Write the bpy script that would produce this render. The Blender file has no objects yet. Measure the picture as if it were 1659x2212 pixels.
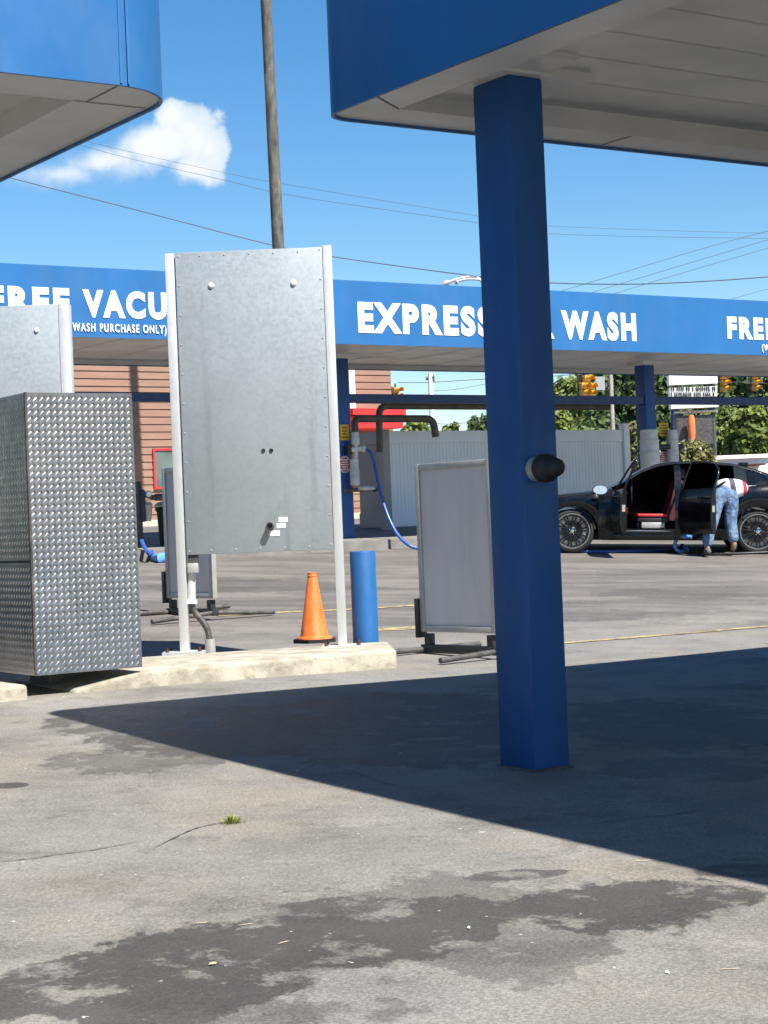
import bpy, bmesh, math, random
from mathutils import Vector, Matrix, noise as mnoise
random.seed(7)
R = math.radians
# ------------------------------------------------------------------ camera, sky, sun, exposure
SC = bpy.context.scene
COL = SC.collection
FOC, ROLL, PITCH, TH, EYE = 3937.0, 0.0401936, 0.00816904, 0.590510, 1.2
cp, sp, cr, sr = math.cos(PITCH), math.sin(PITCH), math.cos(ROLL), math.sin(ROLL)
CR, CU, CF = Vector((cr, sp*sr, -cp*sr)), Vector((sr, -sp*cr, cp*cr)), Vector((0, cp, sp))
CAM = Vector((0, 0, EYE))
cd = bpy.data.cameras.new('camera'); cam = bpy.data.objects.new('camera', cd); COL.objects.link(cam)
cam.matrix_world = Matrix(((CR.x, CU.x, -CF.x, 0), (CR.y, CU.y, -CF.y, 0), (CR.z, CU.z, -CF.z, EYE), (0, 0, 0, 1)))
cd.sensor_fit = 'HORIZONTAL'; cd.sensor_width = 36; cd.lens = 36*FOC/1659.0
cd.clip_start = 0.1; cd.clip_end = 3000
SC.camera = cam
EX = Vector((math.cos(TH), math.sin(TH), 0)); EY = Vector((-math.sin(TH), math.cos(TH), 0)); EZ = Vector((0, 0, 1))
SUN_TO = (EX*0.10 - EY*0.71 + EZ*1.0).normalized()
sl = bpy.data.lights.new('sun', 'SUN'); sl.energy = 5.0; sl.angle = R(0.53); sl.color = (1.0, 0.955, 0.88)
so = bpy.data.objects.new('sun', sl); COL.objects.link(so); so.location = (5, -5, 30)
so.rotation_euler = SUN_TO.to_track_quat('Z', 'Y').to_euler()
SC.view_settings.view_transform = 'Standard'; SC.view_settings.look = 'None'
SC.view_settings.exposure = 1.15; SC.view_settings.gamma = 1.0
SC.cycles.max_bounces = 8

def ray(px, py): return CR*((px-829.5)/FOC) + CU*((1106-py)/FOC) + CF
def at(px, py, Z): return CAM + ray(px, py)*Z
def atz(px, py, z):
    d = ray(px, py); return CAM + d*((z-EYE)/d.z)
def onpl(px, py, P, n):
    d = ray(px, py); return CAM + d*((P-CAM).dot(n)/d.dot(n))
def onfront(px, py, ey): return onpl(px, py, EY*ey, EY)
def XY(ex, ey, z=0.0): return EX*ex + EY*ey + EZ*z
def ground_z(x, y):
    ey = EY.x*x + EY.y*y
    t = (ey-13.8)/0.7
    exx = EX.x*x + EX.y*y
    lift = 0.055/(1+math.exp(max(-30, min(30, (exx-7.3)/0.7))))/(1+math.exp(max(-30, min(30, (9.6-ey)/0.8))))/(1+math.exp(max(-30, min(30, (ey-17)/1.0))))
    r = lift + 0.026*(max(ey, -4.0)-8.4) + 0.048*0.7*(t if t > 30 else math.log1p(math.exp(t)))
    k = 7.0
    return r if r < 0.3 else -math.log(math.exp(-k*min(r, 60)) + math.exp(-k*1.45))/k
def gnd(px, py):
    d = ray(px, py); t = 2.0
    while t < 200:
        p = CAM + d*t
        if p.z < ground_z(p.x, p.y): break
        t *= 1.004
    lo, hi = t/1.004, t
    for i in range(30):
        m = (lo+hi)/2; p = CAM + d*m
        if p.z < ground_z(p.x, p.y): hi = m
        else: lo = m
    return CAM + d*lo

# world: physical sky plus one drifting cumulus given by its direction
W = bpy.data.worlds.new('World'); SC.world = W; W.use_nodes = True
nt = W.node_tree; nt.nodes.clear()
def wn(t, **k):
    n = nt.nodes.new(t)
    for a, b in k.items(): setattr(n, a, b)
    return n
def lk(a, b): nt.links.new(a, b)
sky = wn('ShaderNodeTexSky', sky_type='NISHITA', sun_disc=False)
sky.sun_elevation = math.asin(SUN_TO.z); sky.sun_rotation = math.atan2(SUN_TO.x, SUN_TO.y)
sky.air_density = 1.0; sky.dust_density = 0.15; sky.ozone_density = 2.2; sky.altitude = 200
tc = wn('ShaderNodeTexCoord')
def wdot(vec):
    n = wn('ShaderNodeVectorMath', operation='DOT_PRODUCT'); lk(tc.outputs['Generated'], n.inputs[0]); n.inputs[1].default_value = vec
    return n.outputs['Value']
def wm(op, a, b=None, c=None, clamp=False):
    n = wn('ShaderNodeMath', operation=op); n.use_clamp = clamp
    for i, v in enumerate((a, b, c)):
        if v is None: continue
        if isinstance(v, (int, float)): n.inputs[i].default_value = v
        else: lk(v, n.inputs[i])
    return n.outputs[0]
cc = ray(330, 320).normalized(); ca = CR - cc*CR.dot(cc); ca.normalize(); cb = cc.cross(ca)*-1
cb = ca.cross(cc)*-1 if False else (EZ - cc*EZ.dot(cc)).normalized()
UX = wm('MULTIPLY', wdot(ca), FOC/100.0); UY = wm('MULTIPLY', wdot(cb), FOC/100.0)   # hundreds of photo units
nz = wn('ShaderNodeTexNoise'); nz.inputs['Scale'].default_value = 41; nz.inputs['Detail'].default_value = 7; nz.inputs['Roughness'].default_value = 0.56
lk(tc.outputs['Generated'], nz.inputs['Vector'])
nz2 = wn('ShaderNodeTexNoise'); nz2.inputs['Scale'].default_value = 70; nz2.inputs['Detail'].default_value = 6; nz2.inputs['Roughness'].default_value = 0.6
lk(tc.outputs['Generated'], nz2.inputs['Vector'])
puff = None
for (bx_, by_, rx_, ry_) in ((0.80, 0.40, 0.70, 0.60), (1.15, -0.10, 0.55, 0.62), (0.0, 0.05, 1.1, 0.62), (-1.0, -0.25, 1.7, 0.50), (-2.0, -0.5, 1.6, 0.42), (0.85, -0.40, 0.7, 0.5), (0.40, 0.66, 0.42, 0.42), (0.45, 0.10, 0.75, 0.62), (0.9, 0.1, 0.7, 0.7)):
    dx = wm('DIVIDE', wm('SUBTRACT', UX, bx_), rx_); dy = wm('DIVIDE', wm('SUBTRACT', UY, by_), ry_)
    v = wm('SUBTRACT', 1.0, wm('SQRT', wm('ADD', wm('MULTIPLY', dx, dx), wm('MULTIPLY', dy, dy))))
    puff = v if puff is None else wm('SMOOTH_MAX', puff, v, 0.25)
e = wm('ADD', puff, wm('MULTIPLY', wm('SUBTRACT', nz.outputs[0], 0.5), 1.15))
e = wm('ADD', e, wm('MULTIPLY', wm('SUBTRACT', nz2.outputs[0], 0.5), 0.8))
front_only = wm('GREATER_THAN', wdot(cc), 0.5)
# sharper towards the upper right, feathered below and to the left
soft = wm('MULTIPLY_ADD', wm('ADD', UX, wm('MULTIPLY', UY, 0.8)), -0.30, 0.66)
soft = wm('MAXIMUM', soft, 0.30)
cm = wm('MULTIPLY', wm('DIVIDE', wm('SUBTRACT', e, 0.02), soft, clamp=True), front_only)
mr = wn('ShaderNodeMapRange', interpolation_type='SMOOTHSTEP'); lk(cm, mr.inputs[0])
mix = wn('ShaderNodeMixRGB'); lk(mr.outputs[0], mix.inputs[0])
hsv = wn('ShaderNodeHueSaturation'); hsv.inputs['Saturation'].default_value = 1.36; hsv.inputs['Value'].default_value = 1.06
lk(sky.outputs[0], hsv.inputs['Color']); lk(hsv.outputs[0], mix.inputs[1])
shade = wn('ShaderNodeMixRGB'); shade.inputs[1].default_value = (4.0, 5.2, 6.4, 1); shade.inputs[2].default_value = (6.6, 6.9, 7.2, 1)
lk(wm('MULTIPLY_ADD', e, 1.2, 0.1, clamp=True), shade.inputs[0]); lk(shade.outputs[0], mix.inputs[2])
bg = wn('ShaderNodeBackground'); bg.inputs['Strength'].default_value = 0.065
out = wn('ShaderNodeOutputWorld'); lk(mix.outputs[0], bg.inputs[0]); lk(bg.outputs[0], out.inputs[0])

# ------------------------------------------------------------------ materials
def new_mat(name):
    m = bpy.data.materials.new(name); m.use_nodes = True
    return m, m.node_tree, m.node_tree.nodes['Principled BSDF']
class NT:
    def __init__(s, t): s.t = t
    def n(s, ty, **k):
        x = s.t.nodes.new(ty)
        for a, b in k.items(): setattr(x, a, b)
        return x
    def l(s, a, b): s.t.links.new(a, b)
    def m(s, op, a, b=None, c=None, clamp=False):
        x = s.n('ShaderNodeMath', operation=op); x.use_clamp = clamp
        for i, v in enumerate((a, b, c)):
            if v is None: continue
            if isinstance(v, (int, float)): x.inputs[i].default_value = v
            else: s.l(v, x.inputs[i])
        return x.outputs[0]
    def noise(s, scale, detail=4, rough=0.55, vec=None, stretch=None, w=0.0, dist=0.0):
        x = s.n('ShaderNodeTexNoise'); x.inputs['Scale'].default_value = scale; x.inputs['Detail'].default_value = detail
        x.inputs['Roughness'].default_value = rough; x.inputs['Distortion'].default_value = dist
        if vec is None: vec = s.n('ShaderNodeTexCoord').outputs['Object']
        if stretch or w:
            mp = s.n('ShaderNodeMapping'); mp.inputs['Scale'].default_value = stretch or (1, 1, 1); mp.inputs['Location'].default_value = (w, w*1.7, w*.3)
            s.l(vec, mp.inputs[0]); vec = mp.outputs[0]
        s.l(vec, x.inputs['Vector']); return x.outputs[0]
    def ramp(s, v, a, b, lo=0.0, hi=1.0, smooth=True):
        x = s.n('ShaderNodeMapRange'); x.interpolation_type = 'SMOOTHSTEP' if smooth else 'LINEAR'
        s.l(v, x.inputs[0]); x.inputs[1].default_value = a; x.inputs[2].default_value = b; x.inputs[3].default_value = lo; x.inputs[4].default_value = hi
        return x.outputs[0]
    def mix(s, f, a, b, mode='MIX'):
        x = s.n('ShaderNodeMixRGB', blend_type=mode)
        for i, v in ((0, f), (1, a), (2, b)):
            if isinstance(v, (int, float)): x.inputs[i].default_value = v if i == 0 else (v, v, v, 1)
            elif isinstance(v, tuple): x.inputs[i].default_value = (*v[:3], 1)
            else: s.l(v, x.inputs[i])
        return x.outputs[0]
    def bump(s, h, strength, dist, bsdf):
        b = s.n('ShaderNodeBump'); b.inputs['Strength'].default_value = strength; b.inputs['Distance'].default_value = dist
        s.l(h, b.inputs['Height']); s.l(b.outputs[0], bsdf.inputs['Normal'])

def plain(name, col, rough=0.5, metal=0.0, var=0.18, scale=6.0, streak=None, bump=0.0, bscale=60.0, dirt=None, spec=0.5, coat=0.0):
    m, t, b = new_mat(name); N = NT(t)
    b.inputs['Roughness'].default_value = rough; b.inputs['Metallic'].default_value = metal
    b.inputs['Specular IOR Level'].default_value = spec
    if coat: b.inputs['Coat Weight'].default_value = coat; b.inputs['Coat Roughness'].default_value = 0.04
    f = N.noise(scale, 6, 0.6, stretch=streak)
    f = N.ramp(f, 0.3, 0.7)
    lo = tuple(c*(1-var) for c in col); hi = tuple(min(1, c*(1+var)) for c in col)
    c = N.mix(f, lo, hi)
    if dirt:
        g = N.ramp(N.noise(scale*0.45, 8, 0.68, stretch=streak, w=3.1), 0.52, 0.72)
        c = N.mix(N.m('MULTIPLY', g, dirt[3] if len(dirt) > 3 else 0.5), c, dirt[:3])
    N.l(c, b.inputs['Base Color'])
    N.l(N.ramp(N.noise(scale*2.3, 4, 0.6, w=1.3), 0.25, 0.75, max(0, rough-0.08), min(1, rough+0.1)), b.inputs['Roughness'])
    if bump: N.bump(N.noise(bscale, 4, 0.6), bump, 0.01, b)
    return m

M = {}
M['blue'] = plain('canopy_blue_paint', (0.015, 0.112, 0.295), 0.46, 0, 0.07, 1.2, (1, 1, 0.25), 0.04, 90, (0.075, 0.15, 0.27, 0.45))
M['post_blue'] = plain('post_blue_paint', (0.012, 0.075, 0.26), 0.5, 0, 0.1)
M['blue_steel'] = plain('column_blue_paint', (0.005, 0.072, 0.245), 0.55, 0, 0.16, 2.0, (1, 1, 0.3), 0.15, 70, (0.05, 0.10, 0.20, 0.3))
M['navy'] = plain('beam_navy_paint', (0.012, 0.045, 0.15), 0.5, 0, 0.1)
M['soffit'] = plain('soffit_white_metal', (0.56, 0.555, 0.545), 0.4, 0, 0.08, 0.9, None, 0.0, 60, (0.45, 0.44, 0.42, 0.5))
M['lip'] = plain('canopy_rim_metal', (0.60, 0.595, 0.58), 0.42, 0, 0.08, 2.0)
M['white'] = plain('white_letter_plastic', (0.86, 0.86, 0.85), 0.45, 0, 0.03)
M['alu'] = plain('mill_aluminium', (0.55, 0.56, 0.56), 0.42, 0.35, 0.10, 5, (1, 1, 0.15), 0.05, 120, (0.5, 0.47, 0.42, 0.35))
M['rubber'] = plain('black_rubber', (0.014, 0.014, 0.015), 0.65, 0, 0.3)
M['black_metal'] = plain('black_painted_steel', (0.02, 0.02, 0.022), 0.5, 0, 0.3, 9, None, 0.1)
M['dark_steel'] = plain('worn_dark_steel', (0.09, 0.085, 0.08), 0.5, 0.4, 0.4, 14)
M['grey_plastic'] = plain('grey_sign_insert', (0.56, 0.54, 0.55), 0.5, 0, 0.05, 4, (1, 1, 0.2), 0.05, 40, (0.35, 0.33, 0.33, 0.4))
M['grey_frame'] = plain('grey_sign_frame', (0.40, 0.40, 0.38), 0.4, 0.3, 0.08)
M['mirror_sky'] = plain('mirror_sky_tint', (0.22, 0.29, 0.33), 0.25, 0, 0.05)  # diffuse pale blue stands in for sky mirrored in the glass
M['bollard'] = plain('scuffed_bollard_blue', (0.013, 0.098, 0.28), 0.5, 0, 0.12, 5, (1, 1, 0.2), 0.15, 60, (0.10, 0.15, 0.20, 0.7))
M['galv'] = None
M['pvc'] = plain('white_pvc', (0.62, 0.60, 0.55), 0.45, 0, 0.12, 8, None, 0.0, 60, (0.3, 0.27, 0.22, 0.5))
M['pipe'] = plain('brown_grey_pipe', (0.10, 0.085, 0.07), 0.55, 0, 0.25, 7)
M['hose'] = plain('blue_vacuum_hose', (0.03, 0.09, 0.34), 0.32, 0, 0.12, 30)
M['hose_light'] = plain('light_blue_nozzle', (0.12, 0.28, 0.70), 0.4, 0, 0.1)
M['red'] = plain('red_paint', (0.62, 0.03, 0.03), 0.45, 0, 0.08)
M['red_trim'] = plain('red_window_trim', (0.45, 0.03, 0.04), 0.45, 0, 0.08)
M['yellow_sign'] = plain('yellow_sign_face', (0.75, 0.42, 0.03), 0.5, 0, 0.08)
M['sign_ink'] = plain('dark_sign_ink', (0.12, 0.06, 0.02), 0.6)
M['signal'] = plain('signal_yellow', (0.80, 0.38, 0.03), 0.45, 0, 0.12)
M['trim_white'] = plain('white_trim', (0.80, 0.79, 0.75), 0.5, 0, 0.05)
M['glass_dark'] = plain('dark_window_glass', (0.015, 0.02, 0.02), 0.05, 0, 0.2, 2, spec=0.4)
M['window_pane'] = plain('grey_window_pane', (0.10, 0.13, 0.12), 0.15, 0, 0.25, 1.5)
M['bolt'] = plain('galvanised_bolt', (0.85, 0.85, 0.85), 0.35, 0.3, 0.1)
M['rust_bolt'] = plain('rusty_bolt', (0.08, 0.035, 0.02), 0.7, 0.2, 0.4, 40)
M['sticker'] = plain('white_sticker', (0.86, 0.86, 0.86), 0.5, 0, 0.03)
M['wood_pole'] = plain('weathered_pole_wood', (0.082, 0.078, 0.066), 0.85, 0, 0.5, 9, (1, 1, 0.25), 0.6, 30, (0.23, 0.22, 0.185, 0.85))
M['wire'] = plain('overhead_cable', (0.045, 0.05, 0.055), 0.6)
M['leaf_dark'] = None
M['carpaint'] = plain('black_car_paint', (0.004, 0.005, 0.007), 0.2, 0, 0.1, 3, spec=0.25, coat=0.32)
M['car_trim'] = plain('black_car_trim', (0.01, 0.01, 0.011), 0.5)
M['chrome'] = plain('bright_metal', (0.8, 0.8, 0.8), 0.18, 1.0, 0.05)
M['rim'] = plain('dark_wheel_alloy', (0.05, 0.05, 0.055), 0.3, 0.8, 0.15)
M['rim_lip'] = plain('machined_rim_lip', (0.42, 0.41, 0.40), 0.3, 0.9, 0.1)
M['seat'] = plain('black_leather', (0.015, 0.014, 0.015), 0.55, 0, 0.2)
M['seat_red'] = plain('red_leather', (0.55, 0.03, 0.035), 0.5, 0, 0.1)
M['maroon'] = plain('maroon_interior', (0.06, 0.008, 0.014), 0.7)
M['litter'] = plain('dry_leaf_tan', (0.36, 0.30, 0.20), 0.8, 0, 0.2, 60)
M['skin'] = plain('skin', (0.36, 0.20, 0.13), 0.55, 0, 0.1, 20)
M['hair'] = plain('dark_hair', (0.02, 0.015, 0.012), 0.6)
M['shoe'] = plain('grey_shoe', (0.09, 0.09, 0.08), 0.7, 0, 0.4, 25)
M['tan'] = plain('tan_concrete', (0.50, 0.44, 0.34), 0.85, 0, 0.15, 5, None, 0.2, 50)

def mat_galv():
    m, t, b = new_mat('galvanised_sheet'); N = NT(t)
    f = N.ramp(N.noise(2.0, 7, 0.62), 0.3, 0.7); g = N.ramp(N.noise(38, 3, 0.6), 0.3, 0.7)
    c = N.mix(f, (0.272, 0.303, 0.318), (0.305, 0.338, 0.355)); c = N.mix(N.m('MULTIPLY', g, 0.25), c, (0.345, 0.375, 0.39))
    st = N.ramp(N.noise(7, 6, 0.65, stretch=(1, 1, 0.05)), 0.55, 0.8)
    c = N.mix(N.m('MULTIPLY', st, 0.45), c, (0.16, 0.158, 0.15))
    tcx = N.n('ShaderNodeTexCoord'); sep = N.n('ShaderNodeSeparateXYZ'); N.l(tcx.outputs['Object'], sep.inputs[0])
    # weather grime runs down from the top edge
    top = N.ramp(N.m('ADD', sep.outputs[2], N.m('MULTIPLY', N.noise(6, 5, 0.6, stretch=(1, 1, 0.12), w=2), 0.5)), 3.45, 3.9)
    c = N.mix(N.m('MULTIPLY', top, 0.6), c, (0.13, 0.125, 0.11))
    N.l(c, b.inputs['Base Color']); b.inputs['Metallic'].default_value = 0.25
    N.l(N.ramp(g, 0, 1, 0.42, 0.6), b.inputs['Roughness']); N.bump(N.noise(0.9, 2, 0.5), 0.08, 0.03, b)
    return m
M['galv'] = mat_galv()

def mat_plate():
    m, t, b = new_mat('aluminium_tread_plate'); N = NT(t)
    f = N.ramp(N.noise(3, 6, 0.6), 0.3, 0.7)
    N.l(N.mix(f, (0.40, 0.40, 0.43), (0.52, 0.52, 0.55)), b.inputs['Base Color']); b.inputs['Metallic'].default_value = 1.0
    N.l(N.ramp(N.noise(14, 4, 0.6), 0.3, 0.7, 0.27, 0.37), b.inputs['Roughness'])
    N.bump(N.noise(1.3, 2, 0.5), 0.08, 0.02, b)
    return m
M['plate'] = mat_plate()

def mat_concrete():
    m, t, b = new_mat('island_concrete'); N = NT(t)
    f = N.ramp(N.noise(4, 8, 0.66), 0.32, 0.68)
    c = N.mix(f, (0.235, 0.21, 0.162), (0.42, 0.385, 0.31))
    g = N.ramp(N.noise(9, 8, 0.7, stretch=(1, 1, 1.6), w=4), 0.52, 0.66)
    geo = N.n('ShaderNodeNewGeometry'); sep = N.n('ShaderNodeSeparateXYZ'); N.l(geo.outputs['Normal'], sep.inputs[0])
    side = N.ramp(sep.outputs[2], 0.85, 0.4)
    c = N.mix(N.m('MULTIPLY', g, N.m('MULTIPLY_ADD', side, 0.45, 0.15)), c, (0.13, 0.115, 0.08))
    N.l(c, b.inputs['Base Color']); b.inputs['Roughness'].default_value = 0.9
    N.bump(N.noise(40, 8, 0.72), 0.5, 0.015, b)
    return m
M['concrete'] = mat_concrete()

def mat_siding(name, lo, hi, pitch, axis_z=True):
    m, t, b = new_mat(name); N = NT(t)
    f = N.ramp(N.noise(1.2, 6, 0.6, stretch=(1, 1, 6)), 0.3, 0.7)
    N.l(N.mix(f, lo, hi), b.inputs['Base Color']); b.inputs['Roughness'].default_value = 0.75
    return m
M['siding'] = mat_siding('tan_brown_lap_siding', (0.205, 0.115, 0.078), (0.25, 0.145, 0.10), 0.17)
M['vinyl'] = plain('white_vinyl', (0.84, 0.85, 0.86), 0.4, 0, 0.05, 1.5, (1, 1, 0.2), 0.0, 60, (0.7, 0.7, 0.69, 0.4))
M['vinyl_shade'] = plain('shaded_white_vinyl', (0.30, 0.29, 0.27), 0.45, 0, 0.08, 1.5)  # white vinyl with the return side's shade put into its colour

def mat_cone():
    m, t, b = new_mat('faded_orange_plastic'); N = NT(t)
    f = N.ramp(N.noise(11, 7, 0.65, stretch=(1, 1, 0.5)), 0.35, 0.7)
    c = N.mix(f, (0.62, 0.12, 0.018), (0.72, 0.19, 0.04))
    g = N.ramp(N.noise(16, 7, 0.7, stretch=(1, 1, 0.35), w=7), 0.58, 0.75)
    c = N.mix(N.m('MULTIPLY', g, 0.75), c, (0.26, 0.085, 0.03))
    N.l(c, b.inputs['Base Color']); b.inputs['Roughness'].default_value = 0.5
    N.bump(N.noise(30, 4, 0.6), 0.2, 0.01, b)
    return m
M['cone'] = mat_cone()

def mat_jeans():
    m, t, b = new_mat('washed_blue_denim'); N = NT(t)
    f = N.ramp(N.noise(14, 6, 0.65, stretch=(1, 1, 0.6)), 0.35, 0.68)
    N.l(N.mix(f, (0.05, 0.095, 0.19), (0.17, 0.25, 0.37)), b.inputs['Base Color']); b.inputs['Roughness'].default_value = 0.9
    N.bump(N.noise(10, 3, 0.6), 0.9, 0.04, b)
    return m
M['jeans'] = mat_jeans()
def mat_shirt():
    m, t, b = new_mat('white_shirt_with_dark_bands'); N = NT(t)
    tcx = N.n('ShaderNodeTexCoord'); sep = N.n('ShaderNodeSeparateXYZ'); N.l(tcx.outputs['Object'], sep.inputs[0])
    v = N.m('ADD', N.m('MULTIPLY', sep.outputs[0], 1.0), N.m('MULTIPLY', sep.outputs[2], 0.15))
    a = N.m('SUBTRACT', 1.0, N.m('MULTIPLY', N.m('ABSOLUTE', N.m('SUBTRACT', v, 2.50)), 20.0), clamp=True)
    r = N.m('SUBTRACT', 1.0, N.m('MULTIPLY', N.m('ABSOLUTE', N.m('SUBTRACT', v, 2.70)), 22.0), clamp=True)
    c = N.mix(N.ramp(a, 0.1, 0.3), (0.72, 0.72, 0.73), (0.07, 0.06, 0.09)); c = N.mix(N.ramp(r, 0.1, 0.3), c, (0.55, 0.03, 0.05))
    N.l(c, b.inputs['Base Color']); b.inputs['Roughness'].default_value = 0.9
    return m
M['shirt'] = mat_shirt()

def mat_leaf(name, lo, hi, pale=None):
    m, t, b = new_mat(name); N = NT(t)
    at_ = N.n('ShaderNodeAttribute', attribute_name='tint'); f = at_.outputs['Fac']
    c = N.mix(f, lo, hi)
    if pale: c = N.mix(N.ramp(f, 0.90, 0.96), c, pale)
    N.l(c, b.inputs['Base Color']); b.inputs['Roughness'].default_value = 0.6
    b.inputs['Specular IOR Level'].default_value = 0.25
    tr = N.n('ShaderNodeBsdfTranslucent'); N.l(c, tr.inputs[0])
    ms = N.n('ShaderNodeMixShader'); ms.inputs[0].default_value = 0.25
    N.l(b.outputs[0], ms.inputs[1]); N.l(tr.outputs[0], ms.inputs[2]); N.l(ms.outputs[0], t.nodes['Material Output'].inputs[0])
    return m
M['leaf_a'] = mat_leaf('leaf_deep_green', (0.055, 0.092, 0.040), (0.135, 0.195, 0.07))
M['leaf_b'] = mat_leaf('leaf_yellow_green', (0.085, 0.13, 0.03), (0.22, 0.26, 0.07))
M['leaf_c'] = mat_leaf('leaf_flowering', (0.09, 0.115, 0.04), (0.25, 0.23, 0.09), (0.7, 0.64, 0.45))
M['grass'] = mat_leaf('weed_grass', (0.10, 0.15, 0.02), (0.36, 0.36, 0.09))
M['bark'] = plain('bark', (0.10, 0.075, 0.055), 0.9, 0, 0.4, 8, (1, 1, .2), 0.5)

def mat_ground(stains):
    m, t, b = new_mat('worn_asphalt_lot'); N = NT(t)
    tcx = N.n('ShaderNodeTexCoord'); P = tcx.outputs['Object']
    geo = N.n('ShaderNodeSeparateXYZ'); N.l(P, geo.inputs[0])
    ey = N.m('ADD', N.m('MULTIPLY', geo.outputs[0], EY.x), N.m('MULTIPLY', geo.outputs[1], EY.y))
    big = N.noise(0.35, 6, 0.6, vec=P); med = N.noise(1.6, 8, 0.66, vec=P); fine = N.noise(28, 5, 0.7, vec=P); grit = N.noise(75, 3, 0.8, vec=P)
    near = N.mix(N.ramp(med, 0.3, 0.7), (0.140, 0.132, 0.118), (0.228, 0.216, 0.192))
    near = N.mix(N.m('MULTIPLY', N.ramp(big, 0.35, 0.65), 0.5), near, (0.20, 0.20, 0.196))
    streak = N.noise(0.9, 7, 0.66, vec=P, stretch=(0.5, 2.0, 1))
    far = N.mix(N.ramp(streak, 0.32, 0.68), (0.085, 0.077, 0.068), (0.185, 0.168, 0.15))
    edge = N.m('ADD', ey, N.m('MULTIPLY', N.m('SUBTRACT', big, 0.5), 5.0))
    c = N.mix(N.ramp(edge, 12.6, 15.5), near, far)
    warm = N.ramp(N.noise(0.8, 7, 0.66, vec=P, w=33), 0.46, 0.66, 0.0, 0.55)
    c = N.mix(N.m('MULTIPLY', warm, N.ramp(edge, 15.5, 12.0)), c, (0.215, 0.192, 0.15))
    bl_ = N.ramp(N.noise(2.2, 10, 0.74, vec=P, stretch=(1.0, 0.9, 1), w=41), 0.55, 0.64, 0.0, 0.55)
    c = N.mix(bl_, c, (0.095, 0.088, 0.078))
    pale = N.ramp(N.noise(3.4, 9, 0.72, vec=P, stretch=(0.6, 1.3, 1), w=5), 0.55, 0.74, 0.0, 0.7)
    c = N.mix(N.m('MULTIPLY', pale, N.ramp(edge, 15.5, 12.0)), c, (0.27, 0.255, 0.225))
    dk = N.ramp(N.noise(0.9, 9, 0.70, vec=P, stretch=(1.0, 0.9, 1), w=9), 0.52, 0.68, 0.0, 0.6)
    c = N.mix(dk, c, (0.075, 0.07, 0.064))
    # grain of aggregate
    c = N.mix(N.ramp(grit, 0.38, 0.58, 0.85, 0.0), c, N.mix(1.0, c, (0.62, 0.61, 0.60), 'MULTIPLY'))
    c = N.mix(N.ramp(grit, 0.55, 0.72, 0.0, 0.55), c, (0.30, 0.285, 0.255))
    sp_ = N.ramp(N.noise(22, 2, 0.5, vec=P, w=21), 0.74, 0.78, 0.0, 0.8)
    # oil and drip stains
    warp = N.noise(2.7, 10, 0.72, vec=P, stretch=(1.15, 0.8, 1)); warp2 = N.noise(8, 8, 0.7, vec=P, stretch=(1.1, 0.85, 1))
    tot = None
    for (cx, cy, rx, ry, ang, amp, dens) in stains:
        mp = N.n('ShaderNodeMapping', vector_type='TEXTURE'); mp.inputs['Location'].default_value = (cx, cy, 0); mp.inputs['Rotation'].default_value = (0, 0, ang); mp.inputs['Scale'].default_value = (rx, ry, 1000)
        N.l(P, mp.inputs[0])
        ln = N.n('ShaderNodeVectorMath', operation='LENGTH'); N.l(mp.outputs[0], ln.inputs[0])
        v = N.m('SUBTRACT', 1.0, ln.outputs['Value'])
        v = N.m('ADD', v, N.m('MULTIPLY', N.m('SUBTRACT', warp, 0.5), amp)); v = N.m('ADD', v, N.m('MULTIPLY', N.m('SUBTRACT', warp2, 0.5), amp*0.75))
        v = N.m('MULTIPLY', N.ramp(v, 0.03, 0.17), dens)
        tot = v if tot is None else N.m('MAXIMUM', tot, v)
    gaps = N.ramp(N.noise(3.6, 9, 0.7, vec=P, stretch=(1.0, 0.9, 1), w=12), 0.53, 0.62, 0.0, 0.8)
    tot = N.m('MULTIPLY', tot, N.m('SUBTRACT', 1.0, gaps))
    oil = N.mix(N.ramp(med, 0.3, 0.7), (0.028, 0.0242, 0.021), (0.050, 0.0445, 0.039))
    c = N.mix(tot, c, N.mix(N.ramp(grit, 0.4, 0.65, 0.0, 0.35), oil, (0.085, 0.079, 0.071)))
    c = N.mix(sp_, c, (0.55, 0.52, 0.46))
    N.l(c, b.inputs['Base Color'])
    N.l(N.m('SUBTRACT', N.ramp(fine, 0.2, 0.8, 0.78, 0.95), N.m('MULTIPLY', tot, 0.22)), b.inputs['Roughness'])
    h = N.m('ADD', N.m('MULTIPLY', grit, 1.0), N.m('MULTIPLY', fine, 0.6))
    N.bump(h, 0.55, 0.012, b)
    return m

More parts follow.
